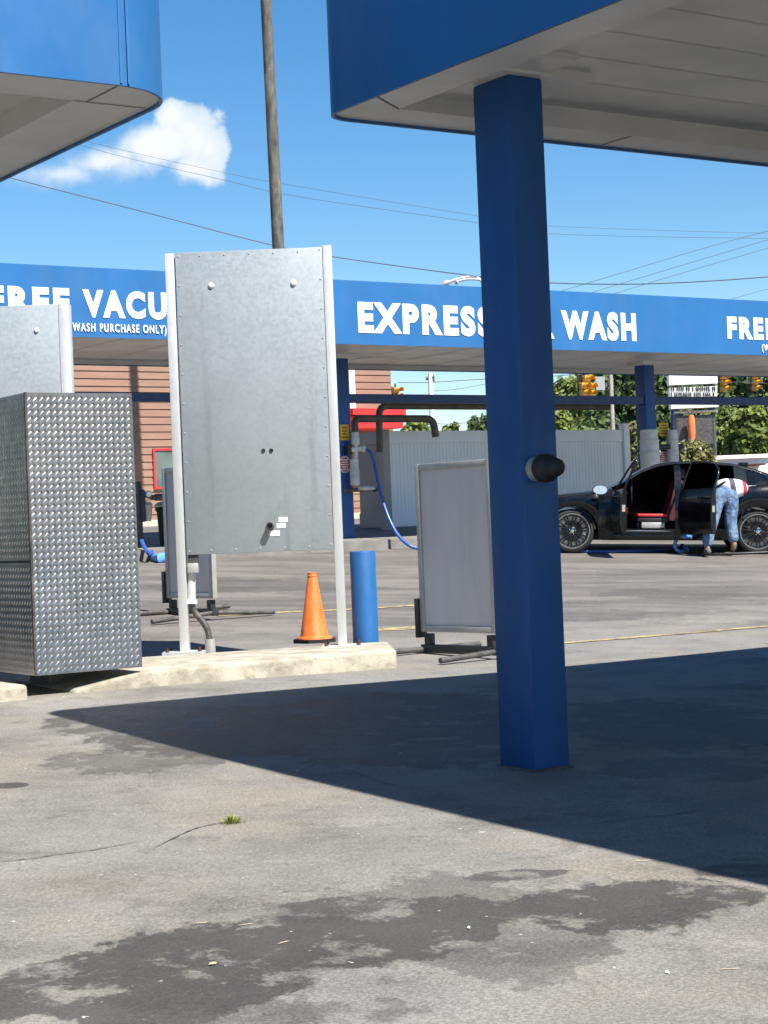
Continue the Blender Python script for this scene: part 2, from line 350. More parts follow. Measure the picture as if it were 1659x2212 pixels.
# ------------------------------------------------------------------ mesh helpers
ORG = {}
class MB:
    def __init__(s): s.v = []; s.f = []; s.mi = []; s.cur = 0
    def add(s, vs, fs, Mx=None):
        o = len(s.v)
        for p in vs:
            p = Vector(p); s.v.append(Mx @ p if Mx is not None else p)
        for f in fs: s.f.append([i+o for i in f]); s.mi.append(s.cur)
        return s
    def box(s, x0, x1, y0, y1, z0, z1, Mx=None, ch=0.0):
        if x0 > x1: x0, x1 = x1, x0
        if y0 > y1: y0, y1 = y1, y0
        if z0 > z1: z0, z1 = z1, z0
        c = min(ch, (x1-x0)*.45, (y1-y0)*.45, (z1-z0)*.45)
        if c <= 0:
            vs = [(x, y, z) for z in (z0, z1) for x, y in ((x0, y0), (x1, y0), (x1, y1), (x0, y1))]
            return s.add(vs, [(3, 2, 1, 0), (4, 5, 6, 7), (0, 1, 5, 4), (1, 2, 6, 5), (2, 3, 7, 6), (3, 0, 4, 7)], Mx)
        bm = bmesh.new(); bmesh.ops.create_cube(bm, size=1.0)
        for v in bm.verts: v.co = Vector(((x0+x1)/2+v.co.x*(x1-x0), (y0+y1)/2+v.co.y*(y1-y0), (z0+z1)/2+v.co.z*(z1-z0)))
        bmesh.ops.bevel(bm, geom=list(bm.edges), offset=c, segments=2, profile=0.5, affect='EDGES')
        bm.verts.index_update()
        s.add([v.co.copy() for v in bm.verts], [[v.index for v in f.verts] for f in bm.faces], Mx); bm.free(); return s
    def prism(s, poly, ext, Mx=None):
        n = len(poly); ext = Vector(ext); a = [Vector(p) for p in poly]
        nn = Vector((0, 0, 0))
        for i in range(n): nn += a[i].cross(a[(i+1) % n])
        if nn.dot(ext) > 0: a.reverse()
        vs = a + [p+ext for p in a]
        fs = [list(range(n)), list(range(2*n-1, n-1, -1))] + [(i, i+n, (i+1) % n+n, (i+1) % n) for i in range(n)]
        return s.add(vs, fs, Mx)
    def tube(s, pts, r, n=10, caps=True, Mx=None):
        pts = [Vector(p) for p in pts]; rs = r if isinstance(r, (list, tuple)) else [r]*len(pts)
        vs = []; fs = []; prev = None
        for i, p in enumerate(pts):
            d = (pts[min(i+1, len(pts)-1)] - pts[max(i-1, 0)]).normalized()
            if prev is None:
                a = Vector((0, 0, 1)) if abs(d.z) < 0.9 else Vector((1, 0, 0)); u = d.cross(a).normalized()
            else: u = (prev - d*prev.dot(d)).normalized()
            prev = u; w = d.cross(u)
            for k in range(n):
                t = 2*math.pi*k/n; vs.append(p + (u*math.cos(t) + w*math.sin(t))*rs[i])
        for i in range(len(pts)-1):
            for k in range(n):
                a, b = i*n+k, i*n+(k+1) % n; fs.append((a, b, b+n, a+n))
        if caps: fs.append(list(range(n-1, -1, -1))); fs.append(list(range((len(pts)-1)*n, len(pts)*n)))
        return s.add(vs, fs, Mx)
    def lathe(s, prof, n=24, Mx=None, cap0=True, cap1=True):
        vs = []; fs = []
        for (r, z) in prof:
            for k in range(n):
                t = 2*math.pi*k/n; vs.append((r*math.cos(t), r*math.sin(t), z))
        for i in range(len(prof)-1):
            for k in range(n):
                a, b = i*n+k, i*n+(k+1) % n; fs.append((a, b, b+n, a+n))
        if cap0: fs.append(list(range(n-1, -1, -1)))
        if cap1: fs.append(list(range((len(prof)-1)*n, len(prof)*n)))
        return s.add(vs, fs, Mx)
    def build(s, name, mats, parent=None, local=False, smooth=None, org=None):
        me = bpy.data.meshes.new(name); o = bpy.data.objects.new(name, me); COL.objects.link(o)
        base = Vector((0, 0, 0))
        if parent is not None:
            o.parent = parent; base = ORG.get(parent.name, base)
            ORG[o.name] = base
        elif org is not None:
            base = Vector(org); o.location = base; ORG[o.name] = base
        vs = s.v if local else [p - base for p in s.v]
        me.from_pydata([tuple(p) for p in vs], [], s.f)
        for mt in (mats if isinstance(mats, (list, tuple)) else [mats]): me.materials.append(mt)
        for p, i in zip(me.polygons, s.mi): p.material_index = i
        if smooth is not None:
            for p in me.polygons: p.use_smooth = True
            try: me.set_sharp_from_angle(angle=R(smooth))
            except Exception: pass
        me.update(); return o
def tag(o, label=None, cat=None, group=None, kind=None):
    if label: o['label'] = label
    if cat: o['category'] = cat
    if group: o['group'] = group
    if kind: o['kind'] = kind
    return o
def thing(name, loc, label, cat, group=None, rz=0.0):
    o = bpy.data.objects.new(name, None); COL.objects.link(o); o.location = loc; o.rotation_euler = (0, 0, rz)
    o.empty_display_size = 0.2; ORG[o.name] = Vector(loc); return tag(o, label, cat, group)
def spline(pts, sub=8):
    pts = [Vector(p) for p in pts]; out_ = []
    for i in range(len(pts)-1):
        p0, p1, p2, p3 = pts[max(i-1, 0)], pts[i], pts[i+1], pts[min(i+2, len(pts)-1)]
        for k in range(sub):
            t = k/sub
            out_.append(0.5*((2*p1) + (p2-p0)*t + (2*p0-5*p1+4*p2-p3)*t*t + (3*p1-p0-3*p2+p3)*t**3))
    return out_ + [pts[-1]]
ROT = Matrix.Rotation(TH, 4, 'Z')                        # lot grid -> world

def text_mesh(txt, offset=0.03, extrude=0.02):
    cu = bpy.data.curves.new('lettering', 'FONT'); cu.body = txt; cu.size = 1.0; cu.offset = offset; cu.extrude = extrude; cu.resolution_u = 4
    cu.space_character = 1.26
    o = bpy.data.objects.new('lettering', cu); COL.objects.link(o)
    dg = bpy.context.evaluated_depsgraph_get(); me = bpy.data.meshes.new_from_object(o.evaluated_get(dg))
    vs = [v.co.copy() for v in me.vertices]; fs = [list(p.vertices) for p in me.polygons]
    bpy.data.objects.remove(o); bpy.data.curves.remove(cu); bpy.data.meshes.remove(me)
    return vs, fs
def islands(vs, fs):
    par = list(range(len(vs)))
    def fd(a):
        while par[a] != a: par[a] = par[par[a]]; a = par[a]
        return a
    # text fronts, backs and sides do not always share vertices: weld by position in x,y
    key = {}
    for i, v in enumerate(vs):
        k = (round(v.x, 4), round(v.y, 4))
        if k in key: par[fd(i)] = fd(key[k])
        else: key[k] = i
    for f in fs:
        for i in f[1:]: par[fd(i)] = fd(f[0])
    g = {}
    for f in fs: g.setdefault(fd(f[0]), []).append(f)
    res = []
    for fl in g.values():
        ids = sorted({i for f in fl for i in f}); mp = {a: b for b, a in enumerate(ids)}
        res.append(([vs[i] for i in ids], [[mp[i] for i in f] for f in fl]))
    res.sort(key=lambda r: min(v.x for v in r[0])); return res
# ------------------------------------------------------------------ ground
def stain(px, py, a, b, rot=0.0, amp=0.9, dens=0.9):
    c = gnd(px, py); rx = (gnd(px+a, py)-gnd(px-a, py)).length/2; ry = (gnd(px, py-b)-gnd(px, py+b)).length/2
    return (c.x, c.y, rx, ry, R(rot), amp, dens)
STAINS = [
    stain(430, 2085, 330, 105, 4, 1.0, 0.97), stain(720, 2040, 330, 70, 6, 1.1, 0.97), stain(960, 1990, 170, 60, 6, 1.3, 0.95),
    stain(1290, 1965, 300, 55, 8, 1.35, 0.96), stain(1470, 1935, 190, 42, 5, 1.3, 0.95), stain(760, 1955, 150, 22, 3, 1.2, 0.8),
    stain(170, 2130, 260, 75, 0, 1.4, 0.9), stain(330, 2170, 220, 60, 0, 1.2, 0.9), stain(250, 1560, 170, 30, 4, 1.2, 0.8), stain(900, 1600, 330, 60, 3, 1.5, 0.85), stain(1120, 1890, 120, 14, 3, 1.4, 0.8), stain(1130, 2055, 260, 30, 5, 1.6, 0.6), stain(300, 1640, 210, 34, 4, 1.3, 0.62),
    stain(470, 1600, 300, 40, 3, 1.1, 0.92), stain(680, 1555, 240, 50, 5, 0.9, 0.97), stain(900, 1530, 300, 40, 5, 1.1, 0.85),
    stain(1450, 1560, 300, 60, 4, 1.2, 0.8), stain(1500, 1660, 240, 30, 4, 1.4, 0.6), stain(1600, 1880, 110, 18, 0, 1.0, 0.85), stain(20, 1697, 42, 7, 0, 0.5, 0.95),
    stain(330, 1540, 180, 20, 4, 1.1, 0.55), stain(560, 2190, 400, 40, 0, 1.6, 0.5), stain(1000, 1990, 420, 120, 6, 1.9, 0.45),
    stain(1500, 1280, 240, 14, 5, 1.4, 0.4), stain(560, 1265, 260, 16, 3, 1.5, 0.45), stain(1240, 1330, 300, 14, 5, 1.6, 0.4)]
def axis(lo, hi, a, b, st):
    v = []; x = a
    while x <= b: v.append(x); x += st
    g = st; x = v[-1]
    while x < hi: g *= 1.45; x += g; v.append(min(x, hi))
    g = st; x = v[0]
    while x > lo: g *= 1.45; x -= g; v.insert(0, max(x, lo))
    return v
gx = axis(-600, 600, -12, 16, 0.4); gy = axis(-60, 1500, 0, 46, 0.4)
g = MB(); nx = len(gx)
g.v = [Vector((x, y, ground_z(x, y))) for y in gy for x in gx]
g.f = [[j*nx+i, j*nx+i+1, (j+1)*nx+i+1, (j+1)*nx+i] for j in range(len(gy)-1) for i in range(nx-1)]; g.mi = [0]*len(g.f)
ground = tag(g.build('ground', mat_ground(STAINS), smooth=60), kind='structure')

def strip(name, pts, widths, mat, lift, label=None):
    """thin sheet following the ground through pixel points"""
    P = spline([gnd(*p) for p in pts], 6); s = MB(); n = len(P)
    for i, p in enumerate(P):
        d = (P[min(i+1, n-1)] - P[max(i-1, 0)]); d.z = 0; d.normalize(); w = Vector((-d.y, d.x, 0))
        ww = widths(i/(n-1)) if callable(widths) else widths
        for q in (p+w*ww/2, p-w*ww/2): s.v.append(Vector((q.x, q.y, ground_z(q.x, q.y)+lift)))
    s.f = [[2*i, 2*i+1, 2*i+3, 2*i+2] for i in range(n-1)]; s.mi = [0]*len(s.f)
    return tag(s.build(name, mat), kind='structure')
def mat_worn_line():
    m, t, b = new_mat('worn_yellow_road_paint'); N = NT(t)
    w = N.ramp(N.noise(9, 7, 0.7), 0.36, 0.56); a = N.ramp(N.noise(2.2, 4, 0.6, w=3), 0.3, 0.6, 0.35, 1.0)
    c = N.mix(N.m('MULTIPLY', w, a), (0.095, 0.085, 0.075), (0.40, 0.31, 0.13))
    N.l(c, b.inputs['Base Color']); b.inputs['Roughness'].default_value = 0.85; return m
M['line'] = mat_worn_line()
M['crack'] = plain('dark_crack_fill', (0.065, 0.06, 0.055), 0.9, 0, 0.5, 20)
strip('road_marking', [(470, 1331), (640, 1322), (760, 1317), (905, 1308)], 0.10, M['line'], 0.006)
strip('road_marking', [(790, 1362), (860, 1359), (930, 1354)], 0.22, M['line'], 0.006)
strip('road_marking', [(1190, 1392), (1330, 1381), (1500, 1367), (1700, 1350)], 0.11, M['line'], 0.006)
strip('road_marking', [(840, 1412), (900, 1408), (960, 1403)], 0.16, M['line'], 0.006)
rr = random.Random(3)
def jag(w): return lambda t: w*(0.35+0.65*abs(math.sin(t*37)*math.cos(t*17)))*min(1, 6*t, 6*(1-t)+0.05)
strip('pavement_crack', [(-20, 1864), (60, 1857), (140, 1845), (210, 1836), (300, 1818)], jag(0.012), M['crack'], 0.004)
strip('pavement_crack', [(690, 1655), (760, 1668), (820, 1690), (892, 1702), (960, 1700), (1040, 1688), (1090, 1676)], jag(0.009), M['crack'], 0.004)
strip('pavement_crack', [(330, 1835), (400, 1800), (440, 1786), (500, 1776)], jag(0.012), M['crack'], 0.004)
strip('pavement_crack', [(1250, 1790), (1350, 1770), (1450, 1762), (1540, 1745)], jag(0.010), M['crack'], 0.004)

# ------------------------------------------------------------------ canopies (big roofs)
def rrect(x0, x1, y0, y1, r, n=8):
    P = []
    for (cx, cy, a0) in ((x1-r, y1-r, 0), (x0+r, y1-r, 90), (x0+r, y0+r, 180), (x1-r, y0+r, 270)):
        for k in range(n+1):
            a = R(a0 + 90*k/n); P.append((cx+r*math.cos(a), cy+r*math.sin(a)))
    return P
def canopy(name, x0, x1, y0, y1, z0, zt, label, rim=0.30, r=0.28, recess=0.10):
    cx, cy = (x0+x1)/2, (y0+y1)/2
    root = thing(name, XY(cx, cy, 0), label, 'canopy')
    o = rrect(x0, x1, y0, y1, r); i = rrect(x0+0.018, x1-0.018, y0+0.018, y1-0.018, r-0.018); n = len(o)
    f = MB()
    def ring(poly, z): return [(p[0], p[1], z) for p in poly]
    vs = ring(o, z0) + ring(o, zt) + ring(i, zt) + ring(i, z0)
    fs = []
    for L in range(4):
        for k in range(n):
            a, b = L*n+k, L*n+(k+1) % n; c, d = ((L+1) % 4)*n+(k+1) % n, ((L+1) % 4)*n+k
            fs.append((a, b, c, d))
    f.add(vs, fs, ROT); f.build('fascia', M['blue'], root, smooth=40)
    rm = MB(); i2 = rrect(x0+rim, x1-rim, y0+rim, y1-rim, 0.02); i1 = rrect(x0+0.018, x1-0.018, y0+0.018, y1-0.018, r-0.018)
    vs = ring(i1, z0+0.015) + ring(i2, z0+0.015) + ring(i2, z0+0.03+recess)
    fs = [(L*n+(k+1) % n, L*n+k, (L+1)*n+k, (L+1)*n+(k+1) % n) for L in range(2) for k in range(n)]
    rm.add(vs, fs, ROT); rm.build('rim', M['lip'], root)
    so_ = MB(); zs = z0+0.03+recess
    so_.add(ring(i2, zs), [list(range(n-1, -1, -1))], ROT); so_.build('soffit', M['soffit'], root)
    tp = MB(); tp.add(ring(i, zt-0.12), [list(range(n))], ROT); tp.build('roof_deck', M['lip'], root)
    return root
M['kerb_dark'] = plain('dirty_grout', (0.09, 0.085, 0.078), 0.9, 0, 0.3, 20, None, 0.4)
M['seam'] = plain('dark_seam', (0.22, 0.21, 0.20), 0.7)
ZB, ZT = 3.32, 4.26
# right canopy with its column
RC = canopy('forecourt_canopy', 5.02, 17.0, -7.0, 7.95, ZB, ZT, 'blue canopy roof in shade on a thick square column, at the upper right', r=0.17)
def seam(root, x0, x1, y0, y1, z, w=0.012):
    m_ = MB(); d = Vector((x1-x0, y1-y0, 0)); d.normalize(); q = Vector((-d.y, d.x, 0))*w/2
    a, b = Vector((x0, y0, z)), Vector((x1, y1, z))
    m_.add([a-q, a+q, b+q, b-q], [(0, 1, 2, 3)], ROT); return m_
cb_ = gnd(1157, 1668); cex, cey = cb_.dot(EX), cb_.dot(EY)
c = MB(); c.box(cex, cex+0.222, cey, cey+0.29, -0.25, 3.405, ROT, 0.014); c.build('column', M['blue_steel'], RC, smooth=40)
c = MB(); c.box(cex-0.06, cex+0.50, cey-0.05, cey+0.42, 3.405, 3.46, ROT); c.box(cex-0.30, cex+0.205, cey-0.30, cey+0.60, 3.42, 3.459, ROT); c.build('cap_plate', M['lip'], RC)
c = MB(); c.box(9.0, 9.205, cey, cey+0.265, -0.35, 3.455, ROT, 0.014); c.build('column', M['blue_steel'], RC, smooth=40)
c = MB(); c.box(9.0, 9.205, -3.8, -3.53, -0.35, 3.455, ROT, 0.014); c.build('column', M['blue_steel'], RC, smooth=40)
c = MB(); c.box(cex, cex+.205, -3.8, -3.53, -0.35, 3.455, ROT, 0.014); c.build('column', M['blue_steel'], RC, smooth=40)
for q in [seam(RC, ex_, ex_, 7.92, 7.65, ZB+0.012) for ex_ in (6.9, 9.6, 12.4)] + [seam(RC, 5.05, 5.32, 7.46, 7.65, ZB+0.012), seam(RC, 5.05, 5.32, 3.2, 3.2, ZB+0.012)]:
    q.build('rim_joint', M['seam'], RC)
m_ = MB()
for k in range(36):
    q = seam(RC, 5.33, 16.7, -6.6+k*0.405, -6.6+k*0.405, ZB+0.127, 0.006); m_.add(q.v, q.f)
m_.build('soffit_joint', plain('soffit_groove', (0.53, 0.525, 0.515), 0.5), RC)
c = MB(); c.box(cex-.018, cex+.24, cey-.018, cey+.31, -.3, ground_z(cb_.x, cb_.y)+.012, ROT, .006); c.build('base_grout', M['kerb_dark'], RC)
# black dome fitting on the column's front face
bp = onpl(1152, 1013, XY(cex, cey), EY); bz = bp.z; bx0 = bp.dot(EX)
fit = MB(); Mf = Matrix.Translation(XY(bx0+0.012, cey-0.001, bz)) @ ROT @ Matrix.Rotation(R(90), 4, 'X')
fit.lathe([(0.062, 0.0), (0.062, 0.026), (0.0605, 0.05)], 28, Mf); ff = fit.build('mounting_ring', M['grey_frame'], RC, smooth=40)
fit = MB(); fit.lathe([(0.066, 0.05), (0.070, 0.06), (0.070, 0.10), (0.066, 0.112), (0.050, 0.12), (0.046, 0.13), (0.046, 0.165), (0.040, 0.182), (0.022, 0.192), (0.003, 0.195)], 28, Mf)
fit.build('rubber_dome', M['rubber'], RC, smooth=50)
# left canopy
LC = canopy('pay_lane_canopy', -12.0, 4.16, 7.73, 19.0, ZB, ZT, 'blue canopy roof with a sunlit front and rounded corner, at the upper left', rim=0.42, r=0.38)
for q in (seam(LC, 3.81, 3.81, 7.76, 8.15, ZB+0.012), seam(LC, 3.74, 4.13, 8.15, 8.15, ZB+0.012)): q.build('rim_joint', M['seam'], LC)
m_ = MB()
for k in range(26):
    q = seam(LC, -11.5, 3.73, 8.52+k*0.405, 8.52+k*0.405, ZB+0.127, 0.008); m_.add(q.v, q.f)
m_.build('soffit_joint', bpy.data.materials['soffit_groove'], LC)
m_ = MB()
for ex_ in (3.83, 3.79): m_.box(ex_, ex_+0.012, 7.7265, 7.7295, ZB+0.01, ZT, ROT)
m_.build('fascia_joint', M['blue'], LC)
for ex_, ey_ in ((1.2, 9.4), (-9.0, 9.4), (1.2, 17.0), (-9.0, 17.0)):
    c = MB(); c.box(ex_, ex_+.205, ey_, ey_+.265, -.35, 3.455, ROT, .014); c.build('column', M['blue_steel'], LC, smooth=40)

# unseen dark booth under the left canopy (added to darken the tread plate reflection)
bo = thing('reflection_blocker', XY(-1.2, 16.6, 0.2), 'unseen dark booth under the left canopy', 'blocker')
c = MB(); c.box(-4.0, 2.4, 15.2, 18.2, -.1, 2.9, ROT, .02); c.build('wall', plain('dark_blocker_panel', (0.045, 0.048, 0.045), 0.6), bo)
c = MB(); c.box(-4.1, 2.5, 15.1, 18.3, 2.9, 3.05, ROT, .02); c.build('roof', M['lip'], bo)
# far canopy of the wash tunnel and vacuum bays
FEY = sum(atz(px, py, 3.84).dot(EY) for px, py in ((160, 726), (367, 733), (734, 746), (1191, 757), (1659, 764.5)))/5
FB, FT = 3.84, 4.76
POST_EY = 24.0
pR = onfront(1400, 1000, POST_EY).dot(EX); pR1 = onfront(1432, 1000, POST_EY).dot(EX); pL = onfront(738, 1100, POST_EY).dot(EX)
print('FEY', FEY, 'posts', pL, pR, pR1)
FC = canopy('vacuum_canopy', -16, 36, FEY, FEY+3.6, FB, FT, 'long blue far canopy roof lettered EXPRESS CAR WASH on white letters', rim=0.10, r=0.1, recess=0.05)
def letters(txt, xa, xb, zb, cap, parent, off, split=True, name='letter', depth=0.006):
    vs, fs = text_mesh(txt, off, 0.02)
    x0, x1 = min(v.x for v in vs), max(v.x for v in vs)
    capv = [v.y for v in vs]; y0 = max(min(capv), -off-0.02) if ')' not in txt else -off; y1 = max(capv) if ')' not in txt else 0.73+off
    sx = (xb-xa)/(x1-x0); sz = cap/(y1-y0)
    def tr(v): return XY(xa+(v.x-x0)*sx, FEY-0.003-depth/2+(-v.z/0.02)*depth/2, zb+(v.y-y0)*sz)
    for (a, b) in (islands(vs, fs) if split else [(vs, fs)]):
        m_ = MB(); m_.add([tr(v) for v in a], b); m_.build(name, M['white'], parent)
def fx(px): return onfront(px, 700, FEY).dot(EX)
letters('EXPRESS', fx(773), fx(1062), FB+0.165, 0.455, FC, 0.055)
letters('CAR', fx(1082), fx(1196), FB+0.165, 0.455, FC, 0.055)
letters('WASH', fx(1212), fx(1373), FB+0.165, 0.455, FC, 0.055)
letters('FREE', fx(-25), fx(152), FB+0.26, 0.37, FC, 0.055)
letters('VACU', fx(180), fx(361), FB+0.26, 0.37, FC, 0.055)
letters('UMS', fx(367), fx(511), FB+0.26, 0.37, FC, 0.055)
letters('FREE', fx(1570), fx(1674), FB+0.26, 0.37, FC, 0.055)
letters('VACUUMS', fx(1692), fx(1900), FB+0.26, 0.37, FC, 0.055)
letters('(WITH WASH PURCHASE ONLY)', fx(95), fx(358), FB+0.075, 0.115, FC, 0.016, True, 'small_letter', 0.012)
letters('(WITH WASH PURCHASE ONLY)', fx(1643), fx(1835), FB+0.075, 0.115, FC, 0.016, True, 'small_letter', 0.012)
m_ = MB()
for k in range(-15, 36): q = seam(FC, k, k, FEY+0.12, FEY+3.5, FB+0.077, 0.03); m_.add(q.v, q.f)
m_.build('soffit_joint', bpy.data.materials['soffit_groove'], FC)
for a in (pL, pR, pR+(pR-pL), pL-2*(pR-pL)):
    gz = ground_z(*XY(a, POST_EY).xy)
    c = MB(); c.box(a, a+0.23, POST_EY, POST_EY+0.26, gz-.1, FB+0.08, ROT, 0.008)
    c.build('post', M['post_blue'], FC, smooth=40)
    c = MB(); c.box(a-0.12, a+0.33, POST_EY-0.12, POST_EY+0.32, FB+0.02, FB+0.08, ROT); c.build('post_cap', M['lip'], FC)
bz0, bz1 = onfront(1300, 872, POST_EY).z, onfront(1300, 855, POST_EY).z
for a, b in ((pL-2*(pR-pL)+.21, pL), (pL+0.21, pR), (pR+0.21, pR+(pR-pL))):
    c = MB(); c.box(a, b, POST_EY+0.03, POST_EY+0.17, bz0, bz1, ROT, 0.006); c.build('tie_beam', M['navy'], FC)
print('beam', bz0, bz1)

# far raised kerb under posts and fence
def kerb(name, x0, x1, y0, y1, h, mat, ch=0.03):
    """raised slab that follows the sloping lot"""
    s = MB(); nx_ = max(2, int((x1-x0)/1.5)); ny_ = 3; vs = []; fs = []
    for j in range(ny_+1):
        for i in range(nx_+1):
            p = XY(x0+(x1-x0)*i/nx_, y0+(y1-y0)*j/ny_); p.z = ground_z(p.x, p.y)*1.0 + h; vs.append(p)
    w = nx_+1
    for j in range(ny_):
        for i in range(nx_): fs.append((j*w+i, j*w+i+1, (j+1)*w+i+1, (j+1)*w+i))
    b = len(vs); ring_ = [i for i in range(w)] + [j*w+nx_ for j in range(1, ny_+1)] + [ny_*w+i for i in range(nx_-1, -1, -1)] + [j*w for j in range(ny_-1, 0, -1)]
    for k in ring_: p = vs[k].copy(); p.z -= h+0.1; vs.append(p)
    m2 = len(ring_)
    for k in range(m2): fs.append((ring_[(k+1) % m2], ring_[k], b+k, b+(k+1) % m2))
    s.add(vs, fs); return tag(s.build(name, mat), kind='structure')
M['kerb_conc'] = plain('grey_kerb_concrete', (0.17, 0.163, 0.15), 0.88, 0, 0.2, 3, None, 0.3, 60, (0.12, 0.11, 0.10, 0.5))
kerb('bay_kerb', -14, 34, POST_EY-0.55, POST_EY+3.2, 0.15, M['kerb_conc'])
# ------------------------------------------------------------------ concrete island and what stands on it
IT = 0.25
def rbox_poly(name, poly, z0, z1, mat, ch=0.035, sub=True):
    bm = bmesh.new(); n = len(poly)
    vb = [bm.verts.new((p[0], p[1], z0)) for p in poly]; vt = [bm.verts.new((p[0], p[1], z1 if len(p) < 3 else p[2])) for p in poly]
    bm.faces.new(vb[::-1]); bm.faces.new(vt)
    for i in range(n): bm.faces.new((vb[i], vb[(i+1) % n], vt[(i+1) % n], vt[i]))
    bm.normal_update()
    ed = [e_ for e_ in bm.edges if sum(1 for v in e_.verts if v in vt) >= 1]
    bmesh.ops.bevel(bm, geom=ed, offset=ch, segments=3, profile=0.5, affect='EDGES')
    bmesh.ops.recalc_face_normals(bm, faces=bm.faces)
    bm.verts.index_update(); s = MB(); s.add([v.co.copy() for v in bm.verts], [[v.index for v in f.verts] for f in bm.faces]); bm.free()
    return tag(s.build(name, mat, smooth=50), kind='structure')
fl, fr = gnd(120, 1502), gnd(858, 1443)
bl, br = atz(300, 1413, IT), atz(838, 1385, IT)
dl = (fr-fl).normalized()
gap_r = gnd(70, 1507)
bl2 = bl - dl*1.6
# ramped left end beside the drain gap
def on_line(px):                                             # point of the island's front line seen at px
    q = onpl(px, 1450, fl, Vector((dl.y, -dl.x, 0))); return Vector((q.x, q.y, 0))
r0, r1 = on_line(160), on_line(306)
nb_ = Vector((-dl.y, dl.x, 0)); nb_ = nb_ if nb_.y > 0 else -nb_
r0b, r1b = r0+nb_*1.25, r1+nb_*1.55
bm = bmesh.new(); g0 = ground_z(r0.x, r0.y)+.025
top = [bm.verts.new(p) for p in ((r0.x, r0.y, g0), (r1.x, r1.y, IT), (fr.x, fr.y, IT), (br.x, br.y, IT), (r1b.x, r1b.y, IT), (r0b.x, r0b.y, g0))]
bot = [bm.verts.new((v.co.x, v.co.y, -.2)) for v in top]
bm.faces.new((top[0], top[1], top[4], top[5])); bm.faces.new((top[1], top[2], top[3], top[4])); bm.faces.new(bot[::-1])
for i in range(6): bm.faces.new((bot[i], bot[(i+1) % 6], top[(i+1) % 6], top[i]))
bmesh.ops.recalc_face_normals(bm, faces=bm.faces)
bmesh.ops.bevel(bm, geom=[e_ for e_ in bm.edges if (e_.verts[0] in top or e_.verts[1] in top) and not (e_.verts[0] in (top[1], top[4]) and e_.verts[1] in (top[1], top[4]))], offset=.03, segments=3, profile=.5, affect='EDGES')
bmesh.ops.recalc_face_normals(bm, faces=bm.faces); bm.verts.index_update()
s = MB(); s.add([v.co.copy() for v in bm.verts], [[v.index for v in f.verts] for f in bm.faces]); bm.free()
ISL = tag(s.build('island', M['concrete'], smooth=50), kind='structure')
a0, a1 = gnd(62, 1511), gnd(-160, 1531)
d2 = (a1-a0).normalized(); n2 = Vector((-d2.y, d2.x, 0))
if n2.y < 0: n2 = -n2
rbox_poly('island', [(a1.x, a1.y), (a0.x, a0.y), (a0+n2*1.0).xy[:], (a1+n2*1.0).xy[:]], -0.15, 0.235, M['concrete'], 0.03)

# tread-plate pay kiosk
KB = 0.28
kc = atz(78, 1460, KB); kx, ky = kc.dot(EX), kc.dot(EY)
kx1 = onfront(307, 1440, ky).dot(EX); kw = kx1-kx; kh = onfront(65, 848, ky).z - KB; kd = 1.05
print('kiosk', kx, ky, kw, kh)
K = thing('pay_kiosk', XY(kx+kw/2, ky+kd/2, KB), 'tall silver tread-plate metal cabinet standing on the concrete island', 'cabinet')
b = MB(); b.box(kx+.004, kx1-.004, ky+.004, ky+kd-.004, KB+.003, KB+kh-.003, ROT); b.build('cabinet_body', M['plate'], K)
def lug_panel(name, w, h, z0, Mx, hand=1):
    """tread plate: thin sheet with two crossed families of raised lens-shaped lugs. local x across, z up, -y outward"""
    s = MB(); s.box(0, w, -0.003, 0.002, z0, z0+h)
    p = 0.0465; nx_ = int(w/p); nz_ = int(h/p)
    ox = (w-(nx_-1)*p)/2; oz = (h-(nz_-1)*p)/2
    for j in range(nz_*2+1):
        for i in range(nx_*2+1):
            if (i+j) % 2: continue
            cx_, cz_ = ox+(i-1)*p/2+p/2*0.5, z0+oz+(j-1)*p/2+p/2*0.5
            if cx_ < 0.015 or cx_ > w-0.015 or cz_ < z0+0.014 or cz_ > z0+h-0.014: continue
            an = R(47) if i % 2 == 0 else R(133)
            L, Wd, H, sh = (0.0215, 0.0058, 0.0030, -0.8) if i % 2 == 0 else (0.0195, 0.0056, 0.0016, 0.0)
            ca_, sa_ = math.cos(an), math.sin(an); vs = []
            for (u, v, hh) in ((-L, 0, 0), (-L*.5, -Wd*.85, 0), (L*.35, -Wd, 0), (L*.8, -Wd*.6, 0), (L, 0, 0), (L*.8, Wd*.6, 0), (L*.35, Wd, 0), (-L*.5, Wd*.85, 0), (-L*.6, Wd*sh*.8, H*.9), (L*.1, Wd*sh, H), (L*.7, Wd*sh*.7, H*.95)):
                vs.append((cx_+u*ca_-v*sa_, -0.003-hh, cz_+u*sa_+v*ca_))
            s.add(vs, [(0, 1, 8), (1, 2, 9, 8), (2, 3, 10, 9), (3, 4, 10), (4, 5, 10), (5, 6, 9, 10), (6, 7, 8, 9), (7, 0, 8)])
    s2 = MB(); s2.add(s.v, s.f, Mx); return s2.build(name, M['plate'], K, smooth=25)
lug_panel('front_sheet', kw, kh, 0, Matrix.Translation(XY(kx, ky, KB)) @ ROT)
side = Matrix.Translation(XY(kx, ky+kd, KB)) @ ROT @ Matrix.Rotation(R(-90), 4, 'Z')
zj = onpl(72, 1213, XY(kx, ky), EX).z - KB
s = MB(); s.box(kx-.006, kx-.001, ky+.01, ky+kd-.01, KB+zj-.008, KB+zj+.008, ROT); s.build('sheet_seam', M['black_metal'], K)
lug_panel('side_sheet', kd, zj-0.006, 0, side); lug_panel('side_sheet', kd, kh-zj-0.006, zj+0.006, side)
e_ = MB()
e_.box(kx-0.009, kx+0.006, ky-0.009, ky+0.006, KB+.001, KB+kh+.002, ROT); e_.build('corner_edge', M['dark_steel'], K)
